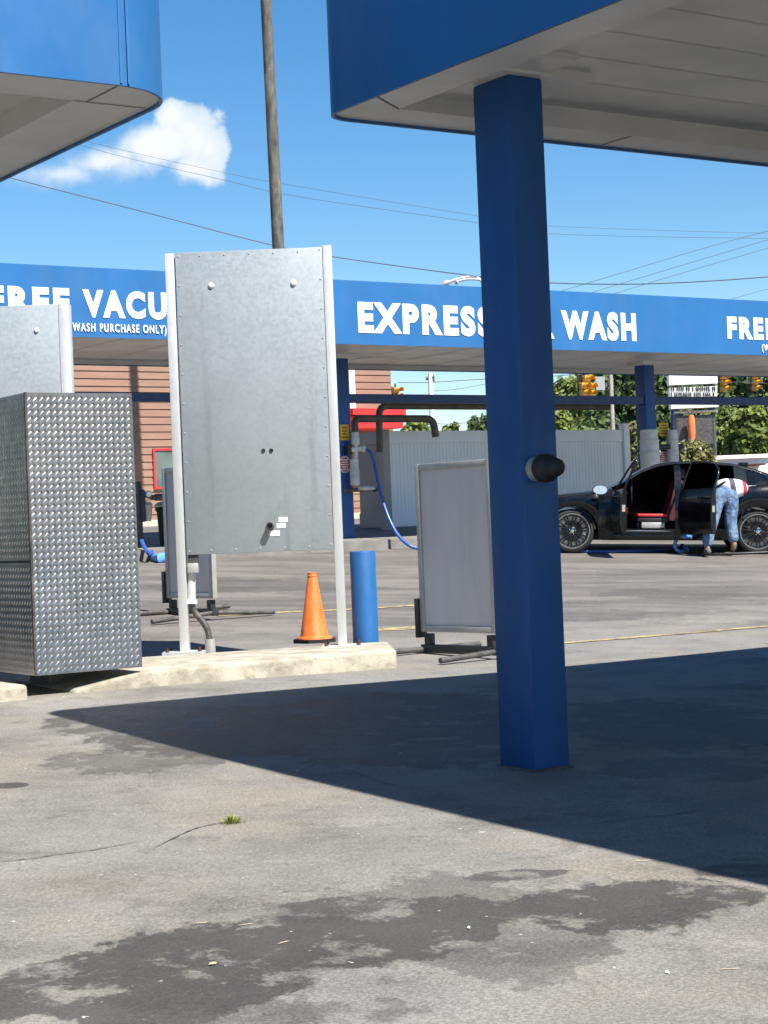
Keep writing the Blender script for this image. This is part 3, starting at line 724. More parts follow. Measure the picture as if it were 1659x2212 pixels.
b = MB(); b.box(kx+.35, kx1-.1, ky+.60, ky+kd-.1, 0.0, KB+.004, ROT); b.build('plinth', M['kerb_conc'], K)

# menu board seen from behind
def board(px_l, px_r, y_top_l, y_bot_l, Z, foot_y, label, n_extra=True, leftpost=True, ground=IT, group=None):
    pl, pr = at(px_l, y_bot_l, Z), at(px_r, y_bot_l, Z)
    zt_, zb_ = at(px_l-24*(0 if not n_extra else 1)+4, y_top_l, Z).z, pl.z
    y = pl.y
    root = thing('menu_board', Vector(((pl.x+pr.x)/2, y, ground)), label, 'sign board')
    return root, pl.x, pr.x, y, zb_, zt_
ZA = 14.72
root, xl, xr, yb, zb, zt = board(404, 722, 545, 1199, ZA, 1410, 'tall bare grey metal sign back on two white posts above the traffic cone')
zt = at(380, 546, ZA).z
p = MB(); p.box(xl, xr, yb-0.016, yb+0.09, zb, zt, None, 0.004); p.build('back_panel', M['galv'], root, smooth=30)
p = MB(); p.box(xl-0.085, xl-0.012, yb-0.02, yb+0.10, IT+.008, zt-0.004, None, 0.004); p.build('post', M['alu'], root, smooth=30)
p = MB(); p.box(xr+0.003, xr+0.075, yb-0.02, yb+0.10, IT+.008, zt+0.012, None, 0.004); p.build('post', M['alu'], root, smooth=30)
for cxp in (xl-0.048, xr+0.04):
    p = MB(); p.box(cxp-0.17, cxp+0.17, yb-0.13, yb+0.15, IT-.01, IT+0.012); bpz = p.build('base_plate', M['alu'], root)
    for dx in (-0.13, 0.13):
        for dy in (-0.09, 0.11): p = MB(); p.lathe([(0.016, 0), (0.016, 0.016), (0.009, 0.017), (0.009, 0.034)], 8, Matrix.Translation((cxp+dx, yb+dy, IT+0.012))); p.build('anchor_bolt', M['rust_bolt'], bpz)
def fr_pt(px, py): return onpl(px, py, Vector((0, yb-0.016, 0)), Vector((0, 1, 0)))
FACE = lambda P: Matrix.Translation(P) @ Matrix.Rotation(R(90), 4, 'X')
for q in ((456, 617), (634, 612)):
    p = MB(); p.lathe([(0.025, 0), (0.025, 0.004), (0.020, 0.010), (0.010, 0.013), (0.002, 0.014)], 18, FACE(fr_pt(*q))); p.build('bolt', M['bolt'], root, smooth=50)
def scr(P): p = MB(); p.lathe([(0.0075, 0), (0.006, 0.003), (0.0015, 0.004)], 8, FACE(P)); p.build('screw', M['grey_frame'], root)
for k in range(11):
    z_ = zb+0.03+(zt-zb-0.06)*k/10; scr(Vector((xl+0.022, yb-0.016, z_))); scr(Vector((xr-0.022, yb-0.016, z_+0.01)))
for k in range(1, 6):
    x_ = xl+(xr-xl)*k/6; scr(Vector((x_, yb-0.016, zt-0.03))); scr(Vector((x_, yb-0.016, zb+0.03)))
for q in ((569, 973), (586, 973)):
    p = MB(); p.lathe([(0.017, 0), (0.014, 0.008)], 12, FACE(fr_pt(*q)), True, False); p.lathe([(0.012, 0.003), (0.010, 0.008)], 12, FACE(fr_pt(*q)), True, False); p.build('pipe_stub', M['dark_steel'], root)
p = MB(); p.lathe([(0.034, 0.0), (0.034, 0.01), (0.028, 0.012), (0.028, 0.07), (0.022, 0.07), (0.022, 0.03), (0.001, 0.03)], 18, FACE(fr_pt(584, 1136))); p.build('pipe_stub', M['dark_steel'], root, smooth=40)
for (x0_, x1_, y0_, y1_) in ((602, 621, 1117, 1128), (598, 617, 1130, 1141), (582, 604, 1146, 1158)):
    A_, B_ = fr_pt(x0_, y1_), fr_pt(x1_, y0_); p = MB(); p.box(A_.x, B_.x, yb-0.019, yb-0.0155, A_.z, B_.z, None, 0); p.build('sticker', M['sticker'], root)
# conduit box and flexible conduit
def pz(px, py): return onpl(px, py, Vector((0, yb+0.04, 0)), Vector((0, 1, 0)))
cr_ = thing('conduit_box', pz(416, 1226), 'grey electrical box with black flexible conduit beside the left post of the tall board', 'electrical box')
A_, B_ = pz(407, 1238), pz(429, 1216)
p = MB(); p.box(A_.x, B_.x, yb-0.03, yb+0.08, A_.z, B_.z, None, 0.006); p.build('junction_box', M['grey_frame'], cr_, smooth=30)
A_, B_ = pz(408, 1216), pz(428, 1196)
p = MB(); p.box(A_.x, B_.x, yb+0.0, yb+0.08, A_.z, B_.z); p.build('bracket', M['dark_steel'], cr_)
p = MB(); p.tube([pz(413, 1238), pz(414, 1298)], 0.035, 14); p.build('rigid_conduit', M['alu'], cr_, smooth=40)
p = MB(); p.tube([pz(413, 1296), pz(413, 1304)], 0.05, 14); p.build('coupling', M['bolt'], cr_, smooth=40)
ft = pz(455, 1408); ft.z = IT
p = MB(); p.tube(spline([pz(413, 1302), pz(419, 1320), pz(436, 1340), pz(448, 1360), pz(452, 1378), ft+Vector((-.004, 0, .10)), ft]), 0.026, 12); p.build('flexible_conduit', M['dark_steel'], cr_, smooth=60)
p = MB(); p.tube([ft+Vector((0, 0, -.01)), ft+Vector((-.003, 0, .10))], 0.042, 12); p.build('coupling', M['grey_frame'], cr_, smooth=40)

# second board, at the left edge behind the kiosk
ZC = 17.3
pr = at(135, 900, ZC); zt2 = at(120, 657, ZC).z; gz = ground_z(pr.x, pr.y)
root2 = thing('menu_board', Vector((pr.x-.6, pr.y, gz)), 'grey metal sign back with white post rising behind the tread-plate cabinet', 'sign board')
p = MB(); p.box(pr.x-1.34, pr.x, pr.y-.016, pr.y+.09, gz+.85, zt2, None, .004); p.build('back_panel', M['galv'], root2, smooth=30)
p = MB(); p.box(pr.x+.003, pr.x+.10, pr.y-.02, pr.y+.14, gz, zt2+.005, None, .004); p.build('post', M['alu'], root2, smooth=30)
p = MB(); p.box(pr.x-1.43, pr.x-1.343, pr.y-.02, pr.y+.14, gz, zt2+.005, None, .004); p.build('post', M['alu'], root2, smooth=30)
p = MB(); p.lathe([(0.025, 0), (0.025, 0.004), (0.020, 0.010), (0.010, 0.013), (0.002, 0.014)], 18, FACE(onpl(79, 714, Vector((0, pr.y-.016, 0)), Vector((0, 1, 0))))); p.build('bolt', M['bolt'], root2, smooth=50)

# traffic cone
cpos = atz(680, 1388, IT); cpos.z = IT
cn = thing('traffic_cone', cpos, 'worn orange traffic cone on a black base, on the concrete island', 'traffic cone')
prof = [(0.16, 0.0)]
p = MB(); ob = [(0.19*math.cos(R(22.5+45*k)), 0.19*math.sin(R(22.5+45*k))) for k in range(8)]
p.prism([(a_+cpos.x, b_+cpos.y, IT+.003) for a_, b_ in ob], (0, 0, 0.03)); p.build('base', M['rubber'], cn)
p = MB(); p.lathe([(0.150, 0.032), (0.146, 0.046), (0.122, 0.055), (0.118, 0.065), (0.040, 0.545), (0.038, 0.550), (0.041, 0.556), (0.041, 0.566), (0.036, 0.572), (0.037, 0.590), (0.033, 0.592), (0.030, 0.585), (0.028, 0.50)], 32, Matrix.Translation(cpos), True, False)
p.build('cone_body', M['cone'], cn, smooth=40)
# blue bollard behind the island
bb = at(790, 1372, 15.28); bb.z = ground_z(bb.x, bb.y); btop = at(788, 1190, 15.28).z
p = MB(); p.lathe([(0.108, -0.05), (0.108, btop-bb.z-0.012), (0.104, btop-bb.z-0.003), (0.096, btop-bb.z), (0.09, btop-bb.z-0.004), (0.088, btop-bb.z-0.03)], 28, Matrix.Translation(bb))
tag(p.build('bollard', M['bollard'], org=bb, smooth=40), 'round blue steel bollard post beside the concrete island end', 'bollard')

# framed swinging poster stands
def stand(A, B, z0, z1, label, foot_l=0.62):
    """A,B: lower panel corners (left, right as seen); insert shows towards the camera side"""
    d = (B-A); d.z = 0; w = d.length; d.normalize(); n = Vector((d.y, -d.x, 0))
    if n.y > 0: n = -n
    Mx = Matrix(((d.x, -n.x, 0, A.x), (d.y, -n.y, 0, A.y), (0, 0, 1, 0), (0, 0, 0, 1)))      # local x along panel, -y outward
    mid = (A+B)/2; gz_ = ground_z(mid.x, mid.y)
    root = thing('poster_stand', Vector((mid.x, mid.y, gz_)), label, 'sign stand')
    def lb(x0, x1, y0, y1, za, zb_, name, mt, ch=0.004):
        s = MB(); s.box(x0, x1, y0, y1, za, zb_, Mx, ch); return s.build(name, mt, root, smooth=30)
    fw = 0.055
    lb(fw-.01, w-fw+.01, -0.012, 0.012, z0+fw-.01, z1-fw+.01, 'insert', M['grey_plastic'], 0)
    for (x0, x1, za, zb_) in ((0, fw, z0, z1), (w-fw, w, z0, z1), (fw, w-fw, z0, z0+fw), (fw, w-fw, z1-fw, z1)):
        lb(x0, x1, -0.028, 0.028, za, zb_, 'frame', M['grey_frame'])
    zb1 = gz_+0.09
    for x_ in (0.08, w-0.08):
        lb(x_-.035, x_+.035, -0.03, 0.03, zb1, z0-.015, 'spring_upright', M['black_metal'])
    lb(-0.045, -0.004, -0.05, 0.05, z0-.05, z0+.28, 'hinge_plate', M['black_metal'])
    lb(0.0, w, -0.035, 0.035, gz_+0.02, zb1, 'base_bar', M['black_metal'])
    for x_ in (0.03, w-0.03):
        P0 = Mx @ Vector((x_, -foot_l, 0)); P1 = Mx @ Vector((x_, foot_l, 0))
        P0.z = ground_z(P0.x, P0.y)+.035; P1.z = ground_z(P1.x, P1.y)+.035
        s = MB(); Pm = Mx @ Vector((x_, 0, gz_+.05)); s.tube([P0, Pm, P1], 0.024, 10); s.build('foot', M['dark_steel'], root, smooth=40)
    return root
S1l, S1r = at(914, 1364, 15.4), at(1078, 1376, 14.7)
stand(S1l, S1r, S1l.z, at(914, 1003, 15.4).z, 'grey framed poster stand with black spring base beside the blue column')
S2l = at(364, 1292, 19.0); dd = (S1r-S1l)
stand(S2l, S2l+dd*0.92, S2l.z, at(362, 1011, 19.0).z, 'grey framed poster stand partly hidden behind the tall board left post', 0.75)

# grass tuft and litter
gp = gnd(500, 1778); s = MB(); tints = []
rg = random.Random(5)
for k in range(90):
    a = rg.uniform(0, 6.28); rr_ = abs(rg.gauss(0, 0.02)); h = rg.uniform(0.012, 0.036); l = rg.uniform(0.01, 0.04)
    q = gp + Vector((rr_*1.4*math.cos(a), rr_*math.sin(a), 0)); t_ = Vector((math.cos(a), math.sin(a), 0)); w_ = Vector((-t_.y, t_.x, 0))*0.0035
    s.add([q-w_, q+w_, q+t_*l*.5+EZ*h*.75+w_*.7, q+t_*l*.5+EZ*h*.75-w_*.7, q+t_*l+EZ*h], [(0, 1, 2, 3), (3, 2, 4)]); tints += [rg.random()]*5
o = s.build('weed_tuft', M['grass'], org=gp); at_ = o.data.attributes.new('tint', 'FLOAT', 'POINT'); at_.data.foreach_set('value', tints)
tag(o, 'small green weed tuft growing from a crack in the sunlit asphalt', 'weed')
def leaf(px, py, L, W_, rot, label, mat=M['litter']):
    q = gnd(px, py); s = MB(); ca_, sa_ = math.cos(rot), math.sin(rot); vs = []
    for (u, v, h) in ((-1, 0, .2), (-.4, -.8, .5), (.4, -.7, .25), (1, 0, .6), (.5, .6, .9), (-.3, .9, .8), (0, 0, .15)):
        vs.append(q+Vector((u*L*ca_-v*W_*sa_, u*L*sa_+v*W_*ca_, 0.003+h*W_*.5)))
    s.add(vs, [(0, 1, 6), (1, 2, 6), (2, 3, 6), (3, 4, 6), (4, 5, 6), (5, 0, 6)])
    tag(s.build('dry_leaf' if W_ > .012 else 'dry_twig', mat, org=q), label, 'leaf' if W_ > .012 else 'twig', 'dry leaves and twigs scattered on the asphalt')
leaf(460, 2085, 0.015, 0.0122, 0.6, 'pale curled dry leaf near the bottom edge on the dark oil stain')
leaf(530, 1999, 0.03, 0.004, 0.35, 'thin tan twig at the upper edge of the large dark stain, left one of two')
leaf(612, 2038, 0.028, 0.004, 0.8, 'short tan twig inside the large dark stain, right one of two')
leaf(435, 1996, 0.022, 0.005, 0.1, 'flat tan straw piece left of the dark oil stains')
leaf(1385, 1861, 0.05, 0.004, 0.15, 'thin bent twig lying on the edge of the canopy shadow')
leaf(1575, 2095, 0.04, 0.003, 0.02, 'straight pale straw on bare asphalt at the lower right')
leaf(1013, 2007, 0.005, 0.0121, 0.0, 'tiny white crumb of litter in the middle of the dark stain', M['white'])
leaf(1442, 2104, 0.005, 0.0121, 0.4, 'tiny white crumb of litter below the right hand stain', M['white'])
# ------------------------------------------------------------------ vinyl enclosure
FY = POST_EY + 1.4
V = onfront
fx0, fx1 = V(827, 1000, FY).dot(EX), V(1349, 1000, FY).dot(EX)
fzt = V(1200, 929, FY).z; fzb = ground_z(*XY((fx0+fx1)/2, FY).xy)+0.16
fret = -(XY(fx0, FY)-onpl(768, 1000, XY(fx0, FY), EX)).dot(EY); fret = max(0.8, fret)
print('fence', fx0, fx1, fzb, fzt, fret)
FN = thing('vinyl_fence', XY((fx0+fx1)/2, FY, fzb), 'white vinyl privacy fence enclosure of upright boards behind the vacuum posts', 'fence')
def vboards(x0, x1, y, z0, z1, Mx, mt):
    s = MB(); n = max(1, int(round((x1-x0)/0.075))); w = (x1-x0)/n
    for i in range(n): s.box(x0+i*w+.003, x0+(i+1)*w-.003, y-.014, y+.014, z0, z1, Mx)
    s.box(x0, x1, y-.008, y+.008, z0, z1, Mx); return s.build('board_panel', mt, FN)
px_ = [fx0+0.14+(fx1-fx0-.14)*k/3 for k in range(4)]
for a, b in zip(px_[:-1], px_[1:]):
    vboards(a, b, FY+.05, fzb+.28, fzt-.2, ROT, M['vinyl'])
for k, (za, zb_) in enumerate(((fzb+.04, fzb+.29), (fzt-.21, fzt))):
    s = MB(); s.box(fx0+.14, fx1, FY+.015, FY+.085, za, zb_, ROT, .006); s.build('rail', M['vinyl'], FN)
Mr = Matrix.Translation(XY(fx0+.07, FY+fret, 0)) @ ROT @ Matrix.Rotation(R(-90), 4, 'Z')
vboards(0, fret, 0, fzb+.28, fzt-.2, Mr, M['vinyl_shade'])
for za, zb_ in ((fzb+.04, fzb+.29), (fzt-.21, fzt)):
    s = MB(); s.box(0, fret, -.035, .035, za, zb_, Mr, .006); s.build('rail', M['vinyl_shade'], FN)
s = MB(); s.box(fx0, fx0+.14, FY-.02, FY+.12, fzb-.3, fzt+.02, ROT, .006); s.build('post', M['vinyl_shade'], FN)
s = MB(); s.box(fx1, fx1+.14, FY-.02, FY+.12, fzb-.3, fzt+.09, ROT, .006); s.box(fx1-.012, fx1+.152, FY-.032, FY+.132, fzt+.09, fzt+.115, ROT); s.build('post', M['vinyl'], FN)
s = MB(); s.box(fx1+.02, fx1+.12, FY+.121, FY+3.0, fzb, fzt, ROT); s.build('side_panel', M['vinyl'], FN)

# ------------------------------------------------------------------ vacuum pipes, stations, hose
PY = POST_EY + 0.75
def q3(px, py): return V(px, py, PY)
def cx7(x, y): return ((1300+x*.42194)/1.82278, (1400+y*.42194)/1.82278)
VP = thing('vacuum_pipework', q3(822, 920), 'brown overhead vacuum pipes bending down behind the white fence', 'pipes')
def bend(pts, r=0.045):
    out_ = [pts[0]]
    for i in range(1, len(pts)-1):
        a, b, c_ = pts[i-1], pts[i], pts[i+1]; d1 = (a-b).normalized(); d2_ = (c_-b).normalized()
        k = min(0.16, (a-b).length*.45, (c_-b).length*.45)
        for t in range(5):
            u = t/4; out_.append((b+d1*k)*(1-u)**2 + b*2*u*(1-u) + (b+d2_*k)*u*u)
    out_.append(pts[-1]); return out_
P_ = lambda x, y: q3(*cx7(x, y))
s = MB(); s.tube(bend([P_(232, 710), P_(228, 590), P_(960, 590), P_(985, 760)]), 0.062, 14); s.build('pipe_loop', M['pipe'], VP, smooth=50)
s = MB(); s.tube(bend([P_(2600, 480), P_(455, 470), P_(462, 900)]), 0.058, 14); s.build('pipe_main', M['pipe'], VP, smooth=50)
def lathe_up(P, prof, mt, name, parent, n=18, sm=40):
    s = MB(); s.lathe(prof, n, Matrix.Translation(P)); return s.build(name, mt, parent, smooth=sm)
def vac_station(px_mid, corner_px, label, sgn):
    gy_ = POST_EY-0.13
    def T(x, y, d=0.0): return V(x, y, gy_-d)
    base = T(px_mid, 1052)
    root = thing('vacuum_station', base, label, 'vacuum')
    return root, T
vr, T = vac_station(769, 0, 'white vacuum canister with blue hose mounted on the left blue post', 1)
def at_z(p, z): return Vector((p.x, p.y, z))
a_ = T(767, 1049); b_ = T(767, 993)
lathe_up(a_, [(.052, 0), (.075, .01), (.075, .28*(b_.z-a_.z)/.45), (.068, .29*(b_.z-a_.z)/.45), (.066, (b_.z-a_.z)*.93), (.07, (b_.z-a_.z)*.94), (.07, (b_.z-a_.z)), (.05, (b_.z-a_.z)+.02)], M['pvc'], 'canister', vr)
c0, c1 = T(768, 961), T(768, 934)
lathe_up(c0, [(.05, 0), (.066, .0), (.066, (c1.z-c0.z)*.55), (.058, (c1.z-c0.z)*.6), (.058, c1.z-c0.z), (.04, c1.z-c0.z+.005)], M['pvc'], 'upper_pipe', vr)
s = MB(); s.tube([T(768, 934), T(768, 915)], .045, 12); s.build('feed_pipe', M['pipe'], vr, smooth=40)
s = MB(); s.tube([b_, T(768, 985), c0], .035, 12); s.tube([T(757, 972), T(783, 969)], .045, 12); s.tube([T(780, 969), T(786, 970)], .056, 12); s.build('valve_body', M['pvc'], vr, smooth=40)
s = MB(); s.box(T(752, 966).dot(EX), T(759, 966).dot(EX), gy0 := POST_EY-0.16, POST_EY+.02, T(752, 982).z, T(752, 962).z, ROT, .004); s.build('clamp', M['black_metal'], vr)
s = MB(); s.tube([T(744, 1059), T(800, 1057)], .035, 10); s.build('bracket_arm', M['dark_steel'], vr, smooth=40)
lathe_up(T(789, 1060), [(.03, 0), (.15, .012), (.165, .03), (.15, .055), (.06, .075), (.003, .08)], M['pvc'], 'claw_holder', vr)
s = MB(); s.lathe([(.035, 0), (.035, .06)], 12, Matrix.Translation(T(808, 1058)) @ ROT @ Matrix.Rotation(R(90), 4, 'X')); s.build('holder_tip', M['black_metal'], vr)
# right hand post carries two stacks
vr2, T2 = vac_station(1404, 0, 'pair of white vacuum canisters on the blue post behind the black car', 1)
for (px, top, bot, r_, name) in ((1405, 928, 1003, .195*.9, 'canister'), (1455, 929, 1000, .105, 'canister')):
    lo, hi = T2(px, bot+12), T2(px, top); h = hi.z-lo.z
    lathe_up(lo, [(r_*.9, 0), (r_*.95, .01), (r_, h*.40), (r_*1.06, h*.41), (r_*1.06, h*.44), (r_*.98, h*.45), (r_*.96, h*.70), (r_*1.03, h*.71), (r_*1.03, h*.74), (r_*.9, h*.75), (r_*.88, h*.98), (r_*.8, h)], M['pvc'], name, vr2)
s = MB(); s.tube(spline([T2(1453, 885), T2(1453, 930), T2(1457, 960), T2(1470, 967)], 6), .03, 10); s.build('feed_pipe', M['hose'], vr2, smooth=40)
s = MB(); s.tube([T2(1422, 966), T2(1474, 964)], .05, 10); s.build('valve_body', M['black_metal'], vr2, smooth=40)

def post_sign(name, cat, px0, px1, py0, py1, mt, label, octo=False, lines=4, lm=None):
    y_ = POST_EY-0.012; A_, B_ = V(px0, py1, y_), V(px1, py0, y_); x0, x1, z0, z1 = A_.dot(EX), B_.dot(EX), A_.z, B_.z
    root = thing(name, XY((x0+x1)/2, y_, z0), label, cat)
    cx, cz, hw, hh = (x0+x1)/2, (z0+z1)/2, (x1-x0)/2, (z1-z0)/2
    s = MB()
    if octo:
        k = .414; pts = [(1, k), (k, 1), (-k, 1), (-1, k), (-1, -k), (-k, -1), (k, -1), (1, -k)]
        s.prism([XY(cx+a*hw, y_, cz+b*hh) for a, b in pts], EY*.004*-1); s.build('border', M['white'], root)
        s = MB(); s.prism([XY(cx+a*hw*.9, y_-.0042, cz+b*hh*.9) for a, b in pts], EY*.002*-1); s.build('plate', mt, root)
    else:
        s.box(x0, x1, y_-.005, y_, z0, z1, ROT); s.build('plate', mt, root)
    rg = random.Random(px0)
    for i in range(lines):
        s = MB(); zc = cz+hh*(.6-1.2*i/(lines-1)); w_ = hw*(.45+.3*rg.random()); x = cx-w_
        while x < cx+w_:
            l = rg.uniform(.012, .03); s.box(x, min(x+l, cx+w_), y_-.0085, y_-.0063, zc-hh*.09, zc+hh*.07, ROT); x += l+.008
        s.build('print_line', lm or M['sign_ink'], root)
M['sign_red'] = plain('faded_red_sign', (0.50, 0.10, 0.07), 0.5, 0, 0.1)
post_sign('notice_sign', 'sign', 735, 753, 917, 951, M['yellow_sign'], 'small yellow notice on the left blue post beside the tall board')
post_sign('stop_sign', 'sign', 733, 757, 986, 1021, M['sign_red'], 'small red octagonal sign on the left blue post', True, 5, M['white'])
post_sign('notice_sign', 'sign', 1424, 1443, 913, 942, M['yellow_sign'], 'small yellow notice on the blue post behind the black car')
post_sign('stop_sign', 'sign', 1425, 1446, 976, 1004, M['sign_red'], 'small red octagonal sign just above the black car roof', True, 5, M['white'])

h0 = V(786, 969, POST_EY-.15)
land = gnd(913, 1189); le = land.dot(EY); ke = POST_EY-.15
hp = [h0]
for (x, y, t) in ((797, 974, .04), (806, 992, .08), (815, 1035, .17), (826, 1080, .29), (842, 1124, .47), (860, 1156, .66), (884, 1178, .86)): hp.append(V(x, y, ke+(le-ke)*t))
print('hose', ke, le)
gl = [(913, 1189), (970, 1192), (1060, 1194), (1150, 1193), (1210, 1194), (1300, 1195), (1400, 1193), (1440, 1190), (1464, 1186)]
for q in gl:
    p = gnd(*q); p.z += .024; hp.append(p)
e1 = hp[-1]
hp += [gnd(1475, 1195)+EZ*.12, gnd(1487, 1196)+EZ*.05]
s = MB(); s.tube(spline(hp, 8), .026, 10)
hs = s.build('vacuum_hose', M['hose'], org=h0, smooth=60); tag(hs, 'long blue vacuum hose drooping from the left post and lying before the black car', 'hose')
l1 = [gnd(*q)+EZ*.03 for q in ((1466, 1196), (1450, 1181), (1455, 1168), (1474, 1163))]
l1[1].z += .06; l1[2].z += .12; l1[3].z += .10
sp_ = MB(); sp_.tube(spline([gnd(1486, 1192)+EZ*.03, gnd(1468, 1196)+EZ*.03, gnd(1459, 1196)+EZ*.10, gnd(1462, 1196)+EZ*.20, gnd(1474, 1197)+EZ*.26, gnd(1496, 1198)+EZ*.26]), .028, 10)
tag(sp_.build('suction_nozzle', M['hose_light'], org=gnd(1468, 1196), smooth=60), 'pale blue hose nozzle loop lying in front of the car sill', 'hose')
mt_ = MB(); a_ = gnd(1600, 1199)
ring_ = [a_+Vector((.62*math.cos(t), .26*math.sin(t), .03)) for t in [2*math.pi*k/28 for k in range(27)]]
mt_.tube(ring_, .02, 8); tag(mt_.build('hose_coil', M['car_trim'], org=a_, smooth=60), 'dark loop of cord on the ground by the rear wheel', 'hose')

# objects glimpsed between the kiosk and the tall board
ba = gnd(366, 1200); bs = 0.62
p = MB(); Mx = Matrix.Translation(ba)
p.lathe([(.11, 0), (.125, .03), (.165, .66), (.185, .66), (.185, .72)], 18, Mx)
tb = thing('trash_can', ba, 'dark trash can with grey lid beside the edge-on poster stand', 'trash can')
p.build('bin_body', M['rubber'], tb, smooth=40)
p = MB(); p.lathe([(.195, .72), (.195, .75), (.15, .79), (.05, .81), (.005, .812)], 18, Mx); p.build('lid', M['grey_frame'], tb, smooth=40)
vs0 = XY(V(306, 1120, 24.0).dot(EX), 24.0); vs0.z = ground_z(vs0.x, vs0.y)+.15
vb = thing('vacuum_station', vs0, 'black vacuum holder arm and grey canister half hidden behind the tread-plate cabinet', 'vacuum')
def T3(x, y): return V(x, y, 24.0)
s = MB(); s.box(T3(296, 1090).dot(EX), T3(304, 1090).dot(EX), 23.95, 24.08, vs0.z-.1, T3(300, 1040).z, ROT, .005); s.build('upright', M['black_metal'], vb)
s = MB(); s.box(T3(299, 1090).dot(EX), T3(312, 1090).dot(EX), 23.93, 24.1, T3(300, 1128).z, T3(300, 1058).z, ROT, .03); s.build('motor_housing', M['black_metal'], vb)
s = MB(); s.tube([T3(305, 1068), T3(330, 1074), T3(364, 1074)], .035, 10); s.tube([T3(336, 1074), T3(358, 1074)], .055, 10); s.build('bracket_arm', M['dark_steel'], vb, smooth=40)
s = MB(); s.lathe([(.05, 0), (.05, .05), (.03, .07)], 14, Matrix.Translation(T3(318, 1067)) @ ROT @ Matrix.Rotation(R(90), 4, 'X')); s.build('clamp_knob', M['bolt'], vb, smooth=40)
lo, hi = T3(318, 1126), T3(318, 1092); lathe_up(lo, [(.055, 0), (.06, .01), (.085, hi.z-lo.z), (.09, hi.z-lo.z+.01), (.06, hi.z-lo.z+.05), (.01, hi.z-lo.z+.06)], M['grey_frame'], 'canister', vb)
hq = [V(306, 1168, 23.6), V(312, 1182, 23.4), V(322, 1196, 23.1)]
g1 = gnd(333, 1213)+EZ*.05; s = MB(); s.tube(spline(hq+[gnd(330, 1209)+EZ*.12, g1]), .03, 10)
hx = thing('vacuum_hose', vs0+Vector((.1, -.2, 0)), 'blue vacuum hose with a light blue end drooping beside the tread-plate cabinet', 'hose')
s.build('hose_tube', M['hose'], hx, smooth=50)
s = MB(); s.tube([g1, gnd(345, 1216)+EZ*.07, gnd(366, 1214)+EZ*.08], [.05, .07, .06], 12); s.build('nozzle', M['hose_light'], hx, smooth=50)

# ------------------------------------------------------------------ brown restaurant building
BEY = 36.0
bx1 = V(845, 860, BEY).dot(EX); bx0 = bx1-16
bzg = 1.35; bzt = V(800, 702, BEY).z
B = thing('restaurant_building', XY((bx0+bx1)/2, BEY+4, 1.45), 'brown lap sided building with red awning behind the far canopy', 'building')
s = MB(); nb = int((bzt-bzg)/.165)
for k in range(nb):
    z = bzg+k*.165
    s.add([XY(bx0, BEY, z), XY(bx1, BEY, z), XY(bx1, BEY-.030, z), XY(bx0, BEY-.030, z), XY(bx0, BEY, z+.165), XY(bx1, BEY, z+.165), XY(bx1, BEY-.008, z+.165), XY(bx0, BEY-.008, z+.165)],
          [(3, 2, 6, 7), (0, 1, 2, 3), (1, 5, 6, 2), (0, 3, 7, 4)])
s.box(bx0+.01, bx1-.01, BEY+.002, BEY+8, 1.0, bzt-.02, ROT); s.build('wall', M['siding'], B)
s = MB(); s.box(bx0-.2, bx1+.15, BEY-.2, BEY+8.2, bzt-.01, bzt+.22, ROT); s.build('roof', M['trim_white'], B)
s = MB(); a_, b_ = V(752, 830, BEY).dot(EX), V(764, 830, BEY).dot(EX); s.box(a_, b_, BEY-.06, BEY-.031, V(757, 905, BEY).z, bzt-.05, ROT); s.build('trim_board', M['trim_white'], B)
a_, b_ = V(760, 903, BEY-1).dot(EX), V(871, 903, BEY-1).dot(EX); z0, z1 = V(800, 925, BEY-1).z, V(800, 882, BEY-1).z
s = MB(); s.box(a_, b_, BEY-1.0, BEY-.035, z0, z0+(z1-z0)*.62, ROT, .01); s.box(a_, b_+.05, BEY-1.06, BEY-.035, z0+(z1-z0)*.66, z1, ROT, .01); s.build('awning', M['red'], B)
a_, b_ = V(329, 1010, BEY).dot(EX), V(329, 1010, BEY).dot(EX)+1.15; z0, z1 = V(340, 1057, BEY).z, V(340, 969, BEY).z
s = MB()
for (x0, x1, za, zb_) in ((a_, b_, z0, z0+.05), (a_, b_, z1-.05, z1), (a_, a_+.05, z0+.05, z1-.05), (b_-.05, b_, z0+.05, z1-.05)): s.box(x0, x1, BEY-.07, BEY-.031, za, zb_, ROT)
wf = s.build('window', M['red_trim'], B)
s = MB(); s.box(a_+.05, b_-.05, BEY-.045, BEY-.032, z0+.05, z1-.05, ROT); s.build('pane', M['window_pane'], wf)
kerb('sidewalk', bx0, bx1+1.5, BEY-2.6, BEY-.1, 0.12, M['tan'])
# ------------------------------------------------------------------ black sedan
cf_, cr2 = gnd(1240, 1195), gnd(1631, 1197)
cx_ = (cr2-cf_); WB0 = cx_.length; print('wheelbase', WB0, cf_, cr2)
WB = 2.76
cu = cx_.normalized(); mid = (cf_+cr2)/2
cf_ = mid-cu*WB0/2
car_s = 1.0
cy_ = Vector((-cu.y, cu.x, 0)).normalized(); cz_ = cu.cross(cy_).normalized()
WY = 0.76                                                     # near wheels' outer faces lie at -WY-.1
org = mid - cu*WB/2 + cy_*(WY+.02)
CM = Matrix(((cu.x, cy_.x, cz_.x, org.x), (cu.y, cy_.y, cz_.y, org.y), (cu.z, cy_.z, cz_.z, org.z), (0, 0, 0, 1)))
CAR = bpy.data.objects.new('parked_car', None); COL.objects.link(CAR); CAR.matrix_world = CM; CAR.empty_display_size = .3
tag(CAR, 'black sedan with its near doors open being vacuumed under the far canopy edge', 'car')
CMi = CM.inverted()
def loc(P): return CMi @ P
